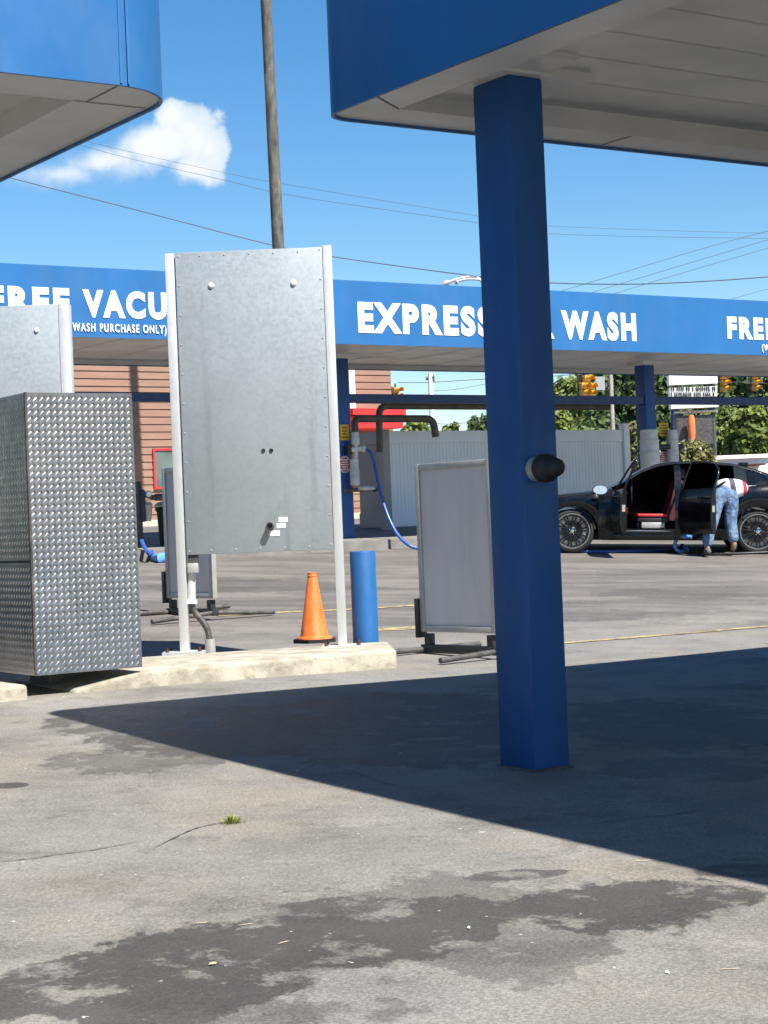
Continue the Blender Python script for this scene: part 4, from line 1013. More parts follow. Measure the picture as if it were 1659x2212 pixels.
def interp(tab, x):
    if x <= tab[0][0]: return tab[0][1]
    for (a, b), (c, d) in zip(tab, tab[1:]):
        if x <= c:
            t = (x-a)/(c-a); t = t*t*(3-2*t)*.35+t*.65; return b+(d-b)*t
    return tab[-1][1]
WR = 0.335; AR = 0.385
def z_low(x):
    for c in (0, WB):
        if abs(x-c) < AR: return max(.21, WR-.01+math.sqrt(AR*AR-(x-c)**2))
    if x < -.6: return .20+(-.6-x)*.25
    if x > WB+.5: return .22+(x-WB-.5)*.2
    return .21
BELT = [(-.93, .56), (-.85, .66), (-.6, .79), (-.3, .855), (0, .885), (.4, .925), (.62, .945), (1.5, .955), (2.3, .985), (2.9, 1.03), (3.3, 1.05), (3.68, 1.045), (3.8, .93)]
TOP = [(-.93, .57), (-.85, .68), (-.6, .82), (-.3, .89), (0, .925), (.4, .97), (.62, 1.02), (.89, 1.18), (1.1, 1.295), (1.32, 1.37), (1.535, 1.405), (1.96, 1.415), (2.39, 1.385), (2.72, 1.31), (2.95, 1.235), (3.2, 1.13), (3.42, 1.075), (3.68, 1.055), (3.8, .94)]
WID = [(-.93, .52), (-.85, .68), (-.6, .82), (-.3, .87), (0, .885), (.6, .885), (2.6, .895), (3.2, .87), (3.6, .80), (3.8, .68)]
ROOFW = [(.5, .70), (.9, .66), (1.5, .60), (2.3, .58), (2.8, .60), (3.3, .66)]
FD0, FD1, RD0, RD1 = .60, 1.53, 1.63, 2.42
xs = sorted(set([round(v, 3) for v in
    [-.93, -.85, -.72, -.6, -.5, -.45, .45, .5, FD0, .75, .89, 1.0, 1.1, 1.2, 1.32, 1.42, FD1, 1.58, RD0, 1.72, 1.84, 1.96, 2.07, 2.18, 2.3, RD1, 2.5, 2.6, 2.7, 2.82, 2.95, 3.08, 3.2, 3.32, 3.42, 3.55, 3.68, 3.76, 3.8]] +
    [round(c+AR*math.cos(R(a))*1.0, 3) for c in (0, WB) for a in range(0, 181, 12)] + [c+s_*(AR+.004) for c in (0, WB) for s_ in (-1, 1)]))
def section(x):
    zb, be, tp, w = z_low(x), interp(BELT, x), interp(TOP, x), interp(WID, x)
    zb = min(zb, be-.12)
    rw = min(interp(ROOFW, x), w-.1); g_ = max(0, min(1, (tp-be-.06)/.16))
    bulge = 0.018 if any(abs(x-c) < AR+.12 for c in (0, WB)) else 0
    L = lambda a, b: a+(b-a)*g_
    pts = [(0, zb), (w-.14, zb), (w-.02+bulge, zb), (w+bulge, zb+(be-zb)*.22), (w+bulge*.6, zb+(be-zb)*.55), (w-.012, zb+(be-zb)*.84), (w-.06, be)]
    pts += [(L(w-.12, w-.085), L(be+(tp-be)*.3, be+.02)), (L(w*.70, (w-.085+rw)/2+.035), L(be+(tp-be)*.62, be+(tp-be)*.55)), (L(w*.50, rw+.005), L(be+(tp-be)*.84, tp-.055)), (L(w*.28, rw*.80), L(be+(tp-be)*.96, tp-.012)), (0, tp)]
    return pts
NS = 12
def car_body():
    grid = [section(x) for x in xs]
    parts = {}
    def put(nm, quad): parts.setdefault(nm, []).append(quad)
    for side in (-1, 1):
        for i in range(len(xs)-1):
            xm = (xs[i]+xs[i+1])/2
            for k in range(NS-1):
                q = [(xs[i], side*grid[i][k][0], grid[i][k][1]), (xs[i+1], side*grid[i+1][k][0], grid[i+1][k][1]), (xs[i+1], side*grid[i+1][k+1][0], grid[i+1][k+1][1]), (xs[i], side*grid[i][k+1][0], grid[i][k+1][1])]
                if side == 1: q.reverse()
                nm = 'body'
                gl_ = interp(TOP, xm)-interp(BELT, xm) > .16
                if 7 <= k <= 8 and gl_ and .80 < xm < 2.62 and not (FD1 < xm < RD0): nm = 'side_window'
                if k >= 9 and (.60 < xm < 1.20) : nm = 'windshield'
                if k >= 9 and (2.66 < xm < 3.28): nm = 'rear_window'
                if side == -1:
                    if (FD0 < xm < FD1 or RD0 < xm < RD1) and 3 <= k <= 8: nm = None
                    if nm == 'side_window' and xm < RD1: nm = None
                if nm: put(nm if nm != 'side_window' else 'side_window'+str(side), q)
    # ends
    for (i, fl) in ((0, 1), (len(xs)-1, 0)):
        for side in (-1, 1):
            for k in range(NS-1):
                q = [(xs[i], 0, grid[i][k][1]), (xs[i], side*grid[i][k][0], grid[i][k][1]), (xs[i], side*grid[i][k+1][0], grid[i][k+1][1]), (xs[i], 0, grid[i][k+1][1])]
                put('body', q if (side == 1) == bool(fl) else q[::-1])
    mats = {'body': M['carpaint'], 'side_window1': M['glass_dark'], 'side_window-1': M['glass_dark'], 'windshield': M['glass_dark'], 'rear_window': M['glass_dark']}
    for nm, qs in parts.items():
        s = MB(); key = {}
        for q in qs:
            ids = []
            for p in q:
                kk = tuple(round(c, 5) for c in p)
                if kk not in key: key[kk] = len(s.v); s.v.append(Vector(p))
                if not ids or ids[-1] != key[kk]: ids.append(key[kk])
            if len(set(ids)) > 2: s.f.append(list(dict.fromkeys(ids))); s.mi.append(0)
        s.build(nm.split('w1')[0].split('w-')[0]+('w' if 'side' in nm else ''), mats[nm], CAR, local=True, smooth=42)
car_body()
def cb(name, mt, *boxes, ch=0.02, parent=CAR):
    s = MB()
    for b_ in boxes: s.box(*b_, None, ch)
    return s.build(name, mt, parent, local=True, smooth=35)
cb('interior_floor', M['car_trim'], (.45, 2.6, -.80, .80, .22, .33), (.42, .50, -.8, .8, .3, .90), (.50, .72, -.72, .72, .70, .93), (2.52, 2.62, -.78, .78, .3, .95), ch=.01)
cb('pillar', M['carpaint'], (FD1+.005, RD0-.005, -.86, -.80, .3, .96), ch=.01)
for sy in (-.40, .40):
    st = cb('front_seat', M['seat'], (.98, 1.46, sy-.25, sy+.25, .47, .56), ch=.04)
    cb('cushion_facing', M['seat_red'], (.99, 1.44, sy-.265, sy+.2, .555, .60), ch=.02, parent=st)
    cb('seat_base', M['grey_frame'], (1.05, 1.40, sy-.26, sy+.2, .38, .47), ch=.01, parent=st)
    s = MB(); s.prism([(1.40, sy-.24, .5), (1.54, sy-.24, .5), (1.70, sy-.22, 1.10), (1.58, sy-.22, 1.12)], (0, .48, 0)); s.build('backrest', M['maroon'], st, local=True)
    s = MB(); s.box(1.63, 1.72, sy-.13, sy+.13, 1.13, 1.30, None, .04); s.build('headrest', M['seat'], st, local=True, smooth=40)
rs_ = cb('rear_seat', M['seat'], (2.0, 2.45, -.7, .7, .38, .58), (2.32, 2.48, -.68, .68, .56, 1.05), ch=.05)
cb('seat_facing', M['maroon'], (2.0, 2.36, -.715, .66, .582, .60), ch=.01, parent=rs_)
s = MB(); s.tube([(.78, -.40, .90), (.86, -.40, .93)], .04, 10); s.tube([(.92+.05*math.cos(a)*.4, -.40+.18*math.cos(a), .95+.18*math.sin(a)) for a in [2*math.pi*k/20 for k in range(20)]], .016, 8); s.build('steering_wheel', M['car_trim'], CAR, local=True, smooth=50)
cb('sill_trim', M['chrome'], (.80, 1.50, -.885, -.80, .335, .35), ch=.003)
cb('sill', M['carpaint'], (.42, 2.34, -.878, -.76, .20, .325), ch=.02)
cb('underbody', M['car_trim'], (-.6, 3.4, -.62, .62, .20, .34), ch=.01)
for c in (0, WB):
    for sy in (-1, 1):
        s = MB(); n = 14; vs = []; fs = []
        for k in range(n+1):
            a = math.pi*k/n
            for y in (.84, .45): vs.append((c+(AR-.002)*math.cos(a), sy*y, WR-.012+(AR-.002)*math.sin(a)))
        for k in range(n): fs.append((2*k, 2*k+1, 2*k+3, 2*k+2))
        s.add(vs, fs); s.build('wheel_liner', M['rubber'], CAR, local=True)
def wheel(x, sy, ang):
    Mx = Matrix.Translation((x, sy*(WY+.09), WR)) @ Matrix.Rotation(R(90 if sy < 0 else -90), 4, 'X')   # local +z outward
    Mx = Mx @ Matrix.Rotation(R(ang), 4, 'Z')
    w = bpy.data.objects.new('wheel', None); COL.objects.link(w); w.parent = CAR; w.matrix_local = Mx; w.empty_display_size = .1
    s = MB(); s.lathe([(.265, -.02), (.285, .0), (.31, -.004), (.328, -.02), (WR, -.05), (WR, -.17), (.325, -.20), (.26, -.21)], 40, None, False, True); s.build('tyre', M['rubber'], w, local=True, smooth=35)
    s = MB(); s.lathe([(.272, -.012), (.266, .004), (.252, .004), (.246, -.012), (.238, -.06), (.22, -.16)], 40, None, False, True); s.build('rim', M['rim_lip'], w, local=True, smooth=30)
    s = MB()
    for k in range(10):
        Q = Matrix.Rotation(2*math.pi*k/10, 4, 'Z')
        for t in (-.11, .11):
            a0, a1 = Vector((.04*math.cos(t), .04*math.sin(t), -.03)), Vector((.25*math.cos(t*1.05), .25*math.sin(t*1.05), -.012))
            s.tube([a0, (a0+a1)/2+Vector((0, 0, .006)), a1], [.013, .010, .012], 6, True, Q)
    s.lathe([(.065, -.05), (.062, -.015), (.045, -.006)], 20); s.build('spokes', M['rim'], w, local=True, smooth=40)
    s = MB(); s.lathe([(.03, -.008), (.028, .0), (.01, .004)], 16); 
    for k in range(5): s.lathe([(.008, -.012), (.007, .002)], 6, Matrix.Translation((.048*math.cos(k*1.2566), .048*math.sin(k*1.2566), 0)))
    s.build('hub_cap', M['chrome'], w, local=True)
    s = MB(); s.lathe([(.16, -.09), (.16, -.075)], 28); s.build('brake_disc', M['dark_steel'], w, local=True)
for x, a in ((0, 8), (WB, 21)):
    for sy in (-1, 1): wheel(x, sy, a)
cb('antenna_fin', M['carpaint'], (2.58, 2.74, -.02, .02, 1.33, 1.40), ch=.018)
cb('headlight', M['chrome'], (-.84, -.60, -.72, -.45, .60, .69), (-.84, -.60, .45, .72, .60, .69), ch=.03)
cb('taillight', M['red'], (3.62, 3.74, -.78, -.5, .80, .96), (3.62, 3.74, .5, .78, .80, .96), ch=.03)
cb('bumper_lip', M['car_trim'], (-.90, -.55, -.6, .6, .22, .30), ch=.03)
# panel gap behind the rear door, belt line trim and fender crease
s = MB(); s.tube([(2.47, -(interp(WID, 2.47)+.002), .36), (2.52, -(interp(WID, 2.52)+.004), .62), (2.62, -(interp(WID, 2.62)-.012), .9)], .006, 6); s.build('panel_gap', M['rubber'], CAR, local=True)
s = MB(); s.tube([(x, -(interp(WID, x)-.054), interp(BELT, x)+.006) for x in [2.44+.06*k for k in range(6)]], .009, 6); s.build('window_trim', M['chrome'], CAR, local=True, smooth=60)
s = MB(); s.tube([(x, -(interp(WID, x)+.004), .60+.03*x*.3) for x in [2.5+.05*k for k in range(4)]], .006, 6); s.build('side_crease', M['carpaint'], CAR, local=True, smooth=60)
cb('fuel_flap', M['carpaint'], (3.05, 3.2, -.893, -.86, .78, .92), ch=.01)
# roof edge moulding catches the sky
s = MB(); s.tube([(x, -(min(interp(ROOFW, x), interp(WID, x)-.1)+.012), interp(TOP, x)-.05) for x in [.95+.1*k for k in range(20)]], .009, 6); s.build('roof_moulding', M['carpaint'], CAR, local=True, smooth=60)
def door(name, x0, length, ang, zsill, belt0, belt1, ftop, label):
    """hinged at its front edge, local x along the door from the hinge, -y outside face"""
    d = bpy.data.objects.new(name, None); COL.objects.link(d); d.parent = CAR
    d.matrix_local = Matrix.Translation((x0, -.865, 0)) @ Matrix.Rotation(R(-ang), 4, 'Z'); d.empty_display_size = .1
    d['label'] = label
    s = MB(); n = 8; prof = [(zsill, .02), (zsill+.12, -.012), (.55, -.02), (.80, -.008)]
    outer = []; vs = []; fs = []
    for i in range(n+1):
        u = i/n; x = length*u; bz = belt0+(belt1-belt0)*u
        row = [(x, y, z) for z, y in prof] + [(x, .03, bz), (x, .075, bz), (x, .085, .6), (x, .075, zsill)]
        vs += row
    m2 = len(prof)+4
    for i in range(n):
        for k in range(m2): a, b_ = i*m2+k, i*m2+(k+1) % m2; fs.append((a, a+m2, b_+m2, b_))
    fs.append(list(range(m2))); fs.append(list(range((n+1)*m2-1, n*m2-1, -1)))
    s.add(vs, fs); s.build('door_panel', M['carpaint'], d, local=True, smooth=35)
    pts = [Vector((ftop[0][0], .05, belt0))] + [Vector((x, .05+(z-.95)*.42, z)) for x, z in ftop] + [Vector((ftop[-1][0]+.03, .05, belt1))]
    s = MB(); s.tube(spline(pts, 5), .017, 8); s.build('window_frame', M['carpaint'], d, local=True, smooth=50)
    s = MB(); s.box(length*.25, length*.8, .086, .115, .60, .68, None, .01); s.build('armrest', M['seat_red'], d, local=True)
    s = MB(); s.box(length-.03, length+.002, .01, .06, .62, .72, None, .004); s.build('latch', M['chrome'], d, local=True)
    s = MB(); s.tube([(length-.28, -.03, .83), (length-.26, -.055, .835), (length-.12, -.055, .84), (length-.10, -.03, .84)], .012, 8); s.build('handle', M['carpaint'], d, local=True, smooth=40)
    return d
fd = door('front_door', FD0, 1.02, 87, .30, .945, .955, [(.02, .96), (.22, 1.10), (.45, 1.24), (.72, 1.345), (.98, 1.37)], 'open front door')
s = MB(); bm = bmesh.new(); bmesh.ops.create_uvsphere(bm, u_segments=16, v_segments=10, radius=1)
vsm = [(v.co.x*.06+.14, v.co.y*.115-.21, v.co.z*.075+.95) for v in bm.verts]; bm.verts.index_update(); fsm = [[v.index for v in f.verts] for f in bm.faces]; bm.free()
s.add(vsm, fsm); s.box(.10, .16, -.11, .02, .93, .95); mo = s.build('mirror', M['carpaint'], fd, local=True, smooth=50)
s = MB(); s.add([(.204-.02*math.sin(t), -.21+.105*math.cos(t), .95+.066*math.sin(t)) for t in [2*math.pi*k/20 for k in range(20)]], [list(range(20))]); s.build('mirror_glass', M['mirror_sky'], mo, local=True)
rd = door('rear_door', RD0-.05, .78, 58, .30, .955, .985, [(.01, 1.0), (.03, 1.34), (.30, 1.365), (.60, 1.33), (.74, 1.20)], 'open rear door')

# ------------------------------------------------------------------ person bending into the back of the car
def skin_body(name, chains, mt, parent, sub=2):
    """chains: list of (points [(co, radius)]), joined where coordinates coincide; first vertex is the root"""
    me = bpy.data.meshes.new(name); verts = []; rad = []; edges = []; key = {}
    for ch_ in chains:
        prev = None
        for co, r in ch_:
            kk = tuple(round(c, 3) for c in co)
            if kk not in key: key[kk] = len(verts); verts.append(co); rad.append(r)
            i = key[kk]
            if prev is not None and prev != i: edges.append((prev, i))
            prev = i
    me.from_pydata(verts, edges, []); o = bpy.data.objects.new(name, me); COL.objects.link(o)
    o.modifiers.new('skin', 'SKIN'); 
    for i, r in enumerate(rad):
        sv = me.skin_vertices[0].data[i]; sv.radius = r if isinstance(r, tuple) else (r, r); sv.use_root = (i == 0)
    ss = o.modifiers.new('sub', 'SUBSURF'); ss.levels = sub; ss.render_levels = sub
    dg = bpy.context.evaluated_depsgraph_get(); nm = bpy.data.meshes.new_from_object(o.evaluated_get(dg))
    o.modifiers.clear(); o.data = nm; bpy.data.meshes.remove(me)
    nm.materials.clear(); nm.materials.append(mt)
    for p in nm.polygons: p.use_smooth = True
    o.parent = parent; return o
PS = bpy.data.objects.new('person', None); COL.objects.link(PS); PS.matrix_world = CM; PS.empty_display_size = .2
tag(PS, 'person in blue jeans and white shirt bending into the rear seat of the black car', 'person')
def gl_z(x, y):
    p = CM @ Vector((x, y, 0)); return (CMi @ Vector((p.x, p.y, ground_z(p.x, p.y)))).z
HX = 2.23; FY_ = -1.32
f1, f2 = (1.95, FY_, 0.09), (2.28, FY_+.10, 0.15)
hipL, hipR = (HX-.10, -1.12, .83), (HX+.10, -1.10, .83); pel = (HX, -1.10, .88)
kneeL, kneeR = (2.03, -1.25, .47), (2.31, -1.15, .48)
waist = (HX+.05, -1.03, .965); chest = (HX+.17, -.83, 1.0); neck = (HX+.24, -.63, .96); head = (HX+.27, -.51, .93)
shL, shR = (HX+.02, -.68, 1.0), (HX+.34, -.76, .95)
body = skin_body('body', [
    [(pel, .12), (waist, .125), (chest, .13), (neck, .06), (head, .095), ((HX+.28, -.41, .90), .085)],
    [(chest, .13), (shL, .065), ((HX-.02, -.58, .80), .048), ((HX-.02, -.40, .66), .036), ((HX-.0, -.33, .62), .03)],
    [(chest, .13), (shR, .065), ((HX+.36, -.60, .78), .048), ((HX+.24, -.45, .68), .036), ((HX+.20, -.40, .65), .03)],
    [(pel, .12), (hipL, .105), (kneeL, .068), ((1.96, FY_+.02, .16), .045), (f1, .045), ((1.96, FY_-.10, .05), .035)],
    [(pel, .12), (hipR, .105), (kneeR, .068), ((2.35, FY_+.16, .24), .045), ((2.36, FY_+.12, .16), .045), ((2.35, FY_+.16, .06), .035)]], M['skin'], PS)
def hand(wx, wy, wz, dx):
    ch = [[((wx, wy, wz), .03), ((wx+dx*.01, wy+.05, wz-.02), .032)]]
    for k in range(4):
        fx_ = wx-.027+.018*k
        ch.append([((wx+dx*.01, wy+.05, wz-.02), .03), ((fx_, wy+.085, wz-.035), .010), ((fx_, wy+.115+.006*(k in (1, 2)), wz-.06), .009), ((fx_, wy+.118, wz-.085), .008)])
    ch.append([((wx, wy, wz), .03), ((wx+dx*.045, wy+.04, wz-.02), .011), ((wx+dx*.06, wy+.07, wz-.045), .009)])
    return ch
for nm_, a in (('hand', (HX-.0, -.33, .62, 1)), ('hand', (HX+.20, -.40, .65, -1))): skin_body('hand', hand(*a), M['skin'], body, 1)
skin_body('jeans', [
    [(pel, (.19, .16)), ((HX+.035, -1.05, .955), (.18, .145))],
    [(pel, (.19, .16)), (hipL, .138), ((2.07, -1.18, .62), .112), (kneeL, .098), ((1.97, FY_+.02, .26), .088), ((1.955, FY_, .10), .094)],
    [(pel, (.19, .16)), (hipR, .138), ((HX+.10, -1.13, .64), .112), (kneeR, .098), ((2.345, FY_+.14, .30), .088), ((2.36, FY_+.14, .16), .096)]], M['jeans'], PS)
skin_body('shirt', [
    [((HX-.01, -1.12, .90), (.205, .185)), ((HX+.09, -1.0, .99), (.225, .19)), (chest, (.225, .19)), ((HX+.22, -.67, .97), .10)],
    [(chest, (.20, .165)), (shL, .10), ((HX+.02, -.60, .87), .075)],
    [(chest, (.20, .165)), (shR, .10), ((HX+.35, -.66, .85), .08)]], M['shirt'], PS)
skin_body('hair', [[((HX+.265, -.54, .955), .088), ((HX+.275, -.46, .935), .092), ((HX+.28, -.40, .92), .07)]], M['hair'], body)
skin_body('shoe', [[((1.95, FY_+.05, .055), .05), ((1.95, FY_-.04, .06), .055), ((1.955, FY_-.16, .045), .045), ((1.96, FY_-.20, .04), .035)]], M['shoe'], PS)
skin_body('shoe', [[((2.36, FY_+.10, .17), .05), ((2.365, FY_+.17, .13), .055), ((2.36, FY_+.22, .07), .045), ((2.355, FY_+.26, .05), .035)]], M['shoe'], PS)
skin_body('belt', [[((HX-.16, -1.08, .955), .016), ((HX+.00, -1.13, 1.075), .018), ((HX+.15, -1.08, 1.045), .016), ((HX+.22, -1.01, .96), .014)]], M['car_trim'], PS, 1)
# ------------------------------------------------------------------ poles, wires, signals, lamp
def gbase(px, Z):
    p = at(px, 1100, Z); p.z = ground_z(p.x, p.y); return p
pb = gbase(622, 36.0); pt = at(578, -60, 36.0)
b0 = gbase(622, 36.0)
s = MB(); top = Vector((pb.x, pb.y, pt.z)); n = 26
mid_px = at(597, 270, 36.0); pb = Vector((mid_px.x, mid_px.y, pb.z)); top = Vector((pb.x-.12, pb.y, pt.z+.3))
pts = [pb.lerp(top, k/n) for k in range(n+1)]
s.tube(pts, [.135-.03*k/n for k in range(n+1)], 18)
tag(s.build('utility_pole', M['wood_pole'], org=pb, smooth=60), 'tall weathered wooden pole rising behind the tall grey board', 'utility pole')
M['pole_grey'] = plain('grey_weathered_wood', (0.30, 0.27, 0.24), 0.8, 0, 0.3, 6, (1, 1, .2))
def pole(px, Z, ytop, r, mt, label, arm=None):
    b = gbase(px, Z); t = at(px, ytop, Z); root = thing('utility_pole', Vector((t.x, t.y, b.z)), label, 'utility pole')
    s = MB(); s.tube([Vector((t.x, t.y, b.z-.2)), Vector((t.x, t.y, t.z))], [r, r*.8], 14); s.build('pole_shaft', mt, root, smooth=50)
    s = MB()
    if arm == 'clamp':
        s.tube([at(px-9, ytop+12, Z), at(px+9, ytop+8, Z)], .06, 8); s.tube([at(px-2, ytop+2, Z), at(px+8, ytop+18, Z)], .06, 8)
    else: s.box(t.x-.55, t.x+.55, t.y-.06, t.y+.06, t.z-.5, t.z-.38)
    s.build('cross_arm', M['dark_steel'], root)
pole(929, 62, 806, .10, M['trim_white'], 'slim white pole with dark clamp seen under the far canopy', 'clamp')
pole(1314, 72, 690, .10, M['pole_grey'], 'pale thin pole beside the traffic signal in front of the trees')
# street lamp with two curved arms showing over the fascia
LB = gbase(1062, 48); lt = at(1052, 625, 48)
sl_ = thing('street_lamp', Vector((lt.x, lt.y, LB.z)), 'double armed grey street lamp peeking above the far canopy roof', 'street lamp')
s = MB(); s.tube([Vector((lt.x, lt.y, LB.z)), lt], [.09, .06], 12); s.build('lamp_post', M['alu'], sl_, smooth=50)
for pts_, hd in (([(1052, 625), (1030, 599), (1000, 600), (972, 608)], (955, 615)), ([(1052, 625), (1040, 606), (1012, 603), (990, 607)], (982, 611))):
    s = MB(); s.tube(spline([at(*q, 48) for q in pts_]), .035, 8); s.build('lamp_arm', M['alu'], sl_, smooth=50)
    a, b = at(*pts_[-1], 48), at(*hd, 48); s = MB(); s.tube([a, a.lerp(b, .4), b], [.04, .085, .05], 10); s.build('lamp_head', M['grey_frame'], sl_, smooth=50)
def wire(pts, Z, label, r=.012):
    """pts in photo units at distance Z; a number per point may override the distance"""
    P = [at(q[0], q[1], q[2] if len(q) > 2 else Z) for q in pts]; s = MB(); s.tube(spline(P, 10), r*.62, 6)
    tag(s.build('overhead_wire', M['wire'], org=P[0], smooth=60), label, 'wire', 'overhead wires')
wire([(-120, 340), (0, 378), (300, 455), (590, 530), (735, 557), (1040, 598), (1190, 611), (1400, 613), (1659, 598), (1900, 570)], 45, 'dark sagging wire crossing behind the tall grey board from the left roof', .022)
wire([(-60, 225), (180, 303), (480, 372), (640, 402), (1030, 466), (1190, 488), (1659, 504), (1900, 505)], 90, 'faint upper wire passing in front of the white cloud', .013)
wire([(-60, 245), (240, 332), (480, 388), (640, 424), (1030, 481), (1190, 505), (1659, 515), (1900, 514)], 90, 'faint lower wire passing across the bottom of the white cloud', .016)
wire([(1150, 646), (1215, 628), (1430, 563), (1560, 525), (1659, 499), (1800, 460)], 80, 'topmost of three slanting wires rising right over the letters WASH', .016)
wire([(1200, 660), (1275, 633), (1450, 580), (1659, 518), (1800, 478)], 80, 'middle one of three slanting wires rising right over the letters WASH', .016)
wire([(1260, 655), (1330, 633), (1500, 582), (1659, 536), (1800, 495)], 80, 'lowest of three slanting wires rising right over the letters WASH', .016)
wire([(1480, 672), (1560, 652), (1659, 624), (1800, 590)], 85, 'short faint wire rising above the right hand FREE lettering', .014)
wire([(860, 826), (925, 826), (1045, 819), (1200, 812), (1270, 806), (1400, 803)], 62, 'span wire holding the left traffic signal near the white pole', .02)
wire([(925, 845), (985, 841), (1050, 829), (1200, 800)], 64, 'thin slack wire below the span wire right of the white pole', .014)
wire([(870, 905), (960, 916), (1050, 908), (1200, 890)], 66, 'lowest wire seen between the pipes and the fence top', .016)
wire([(1190, 869), (1250, 866), (1320, 862)], 70, 'short wire left of the five lamp traffic signal', .016)
wire([(1540, 824), (1600, 826), (1680, 829), (1800, 832)], 75, 'span wire holding the two right hand traffic signals', .02)
M['signal_lit'] = plain('sunlit_lens_yellow', (0.85, 0.52, 0.12), 0.4, 0, 0.1)  # lens colour brightened to look like the sunlit hoods
M['signal_dark'] = plain('amber_housing', (0.55, 0.27, 0.04), 0.5)
def signal(cells, Z, cell_px, label, hang):
    root = thing('traffic_signal', at(cells[0][0], hang, Z), label, 'traffic signal', 'traffic signals over the road')
    w = cell_px/FOC*Z*.5
    for (px, py) in cells:
        c = at(px, py, Z); s = MB(); s.box(c.x-w, c.x+w, c.y, c.y+.22, c.z-w*.98, c.z+w*.98, None, .03); hs_ = s.build('lamp_section', M['signal_dark'], root)
        s = MB(); Mx = Matrix.Translation(c) @ Matrix.Rotation(R(90), 4, 'X'); n = 16; vs = []; fs = []
        for k in range(n+1):
            a = R(-25 + 230*k/n)
            for (rr_, zz) in ((w*.86, 0), (w*.86, .28)): vs.append((rr_*math.cos(a), rr_*math.sin(a), zz))
        for k in range(n): fs.append((2*k, 2*k+1, 2*k+3, 2*k+2))
        s.add(vs, fs, Mx); s.build('visor', M['signal'], hs_, smooth=60)
        s = MB(); s.lathe([(w*.84, .01), (w*.6, .05), (.003, .035)], 16, Mx); s.build('lens', M['signal_lit'], hs_, smooth=50)
    xs_ = [at(px, py, Z).x for px, py in cells]; zs_ = [at(px, py, Z).z for px, py in cells]; y = at(*cells[0], Z).y
    s = MB(); s.box(min(xs_)-w*1.35, max(xs_)+w*1.35, y+.225, y+.24, min(zs_)-w*1.3, max(zs_)+w*1.3, None, 0); s.build('backplate', M['car_trim'], root)
    s = MB(); a = Vector(((min(xs_)+max(xs_))/2, y+.1, max(zs_)+w*.98)); b = Vector((a.x, a.y, at(cells[0][0], hang, Z).z)); s.tube([a, b], .03, 8); s.build('hanger', M['dark_steel'], root)
    root.rotation_euler = (0, 0, R(34))
signal([(1270, 818), (1261, 834), (1279, 834), (1261, 849), (1279, 849)], 70, 14.5, 'five lamp yellow traffic signal hanging over the white fence', 800)
signal([(1566, 814), (1566, 827), (1566, 840)], 75, 12.5, 'three lamp yellow traffic signal right of the readerboard sign', 803)
signal([(1634, 814), (1634, 826), (1634, 838)], 82, 11.5, 'yellow traffic signal at the far right edge over the trees', 804)
signal([(858, 843), (858, 856), (858, 869)], 62, 13, 'yellow traffic signal beside the brown building corner', 828)
a, b = at(1288, 843, 71), at(1306, 813, 71); s = MB(); s.box(a.x, b.x, a.y, a.y+.02, a.z, b.z); 
tag(s.build('street_sign', M['grey_frame'], org=a), 'small grey square road sign beside the five lamp signal', 'sign')

# ------------------------------------------------------------------ readerboard pylon, low white building
ZP = 68
def P2(px, py): return at(px, py, ZP)
def slab(name, px0, px1, py0, py1, y0, y1, mt, parent, ch=.01):
    a, b = P2(px0, py1), P2(px1, py0); s = MB(); s.box(a.x, b.x, a.y+y0, a.y+y1, a.z, b.z, None, ch); return s.build(name, mt, parent)
pbz = gbase(1496, ZP); py_ = thing('pylon_sign', pbz, 'tall roadside sign with white cabinets and a black lettered readerboard', 'sign')
slab('cabinet', 1444, 1548, 806, 833, -.15, .35, M['trim_white'], py_)
slab('readerboard', 1446, 1548, 834, 860, -.1, .3, M['pvc'], py_)
slab('cabinet', 1448, 1550, 868, 884, -.15, .35, M['trim_white'], py_)
slab('text_strip', 1450, 1549, 885, 894, -.08, .3, M['grey_frame'], py_)
rg = random.Random(11)
for (yy, hh_) in ((840, 9), (853, 10)):
    x = 1449
    while x < 1544:
        s = MB(); w_ = rg.choice((2.2, 2.6, 3.0)); a, b = P2(x, yy+hh_/2), P2(x+w_*.55, yy-hh_/2); s.box(a.x, b.x, a.y-.13, a.y-.105, a.z, b.z)
        if rg.random() < .35: a, b = P2(x, yy+hh_/2-rg.choice((0, 3, 6))), P2(x+w_, yy); s.box(a.x, b.x, a.y-.13, a.y-.105, a.z, a.z+.035)
        x += w_+rg.choice((1.6, 2.0, 5.4)); s.build('letter_tile', M['rubber'], py_)
s = MB(); rg = random.Random(4); x = 1453
while x < 1545:
    w_ = rg.uniform(3, 9); a, b = P2(x, 891), P2(x+w_, 888.5); s.box(a.x, b.x, a.y-.10, a.y-.082, a.z, b.z); x += w_+2
s.build('strip_print', M['sign_ink'], py_)
for px in (1462, 1541):
    a = P2(px, 895); s = MB(); s.tube([Vector((a.x, a.y+.1, pbz.z-.2)), Vector((a.x, a.y+.1, P2(px, 806).z))], .09, 10); s.build('sign_leg', M['dark_steel'], py_)
slab('dark_panel', 1466, 1538, 895, 962, .0, .12, M['dark_steel'], py_)
M['orange'] = plain('orange_banner', (0.75, 0.17, 0.05), 0.55, 0, 0.15)
a = P2(1492, 950); b = P2(1492, 898); s = MB(); s.lathe([(.11, 0), (.14, .2), (.14, b.z-a.z-.2), (.10, b.z-a.z)], 14, Matrix.Translation((a.x, a.y-.3, a.z))); s.build('orange_column', M['orange'], py_, smooth=50)
ZW = 58
a, b = at(1526, 1060, ZW), at(1760, 976, ZW); wb = thing('low_building', Vector(((a.x+b.x)/2, a.y+2, 1.3)), 'low cream white building beyond the roof of the black car', 'building')
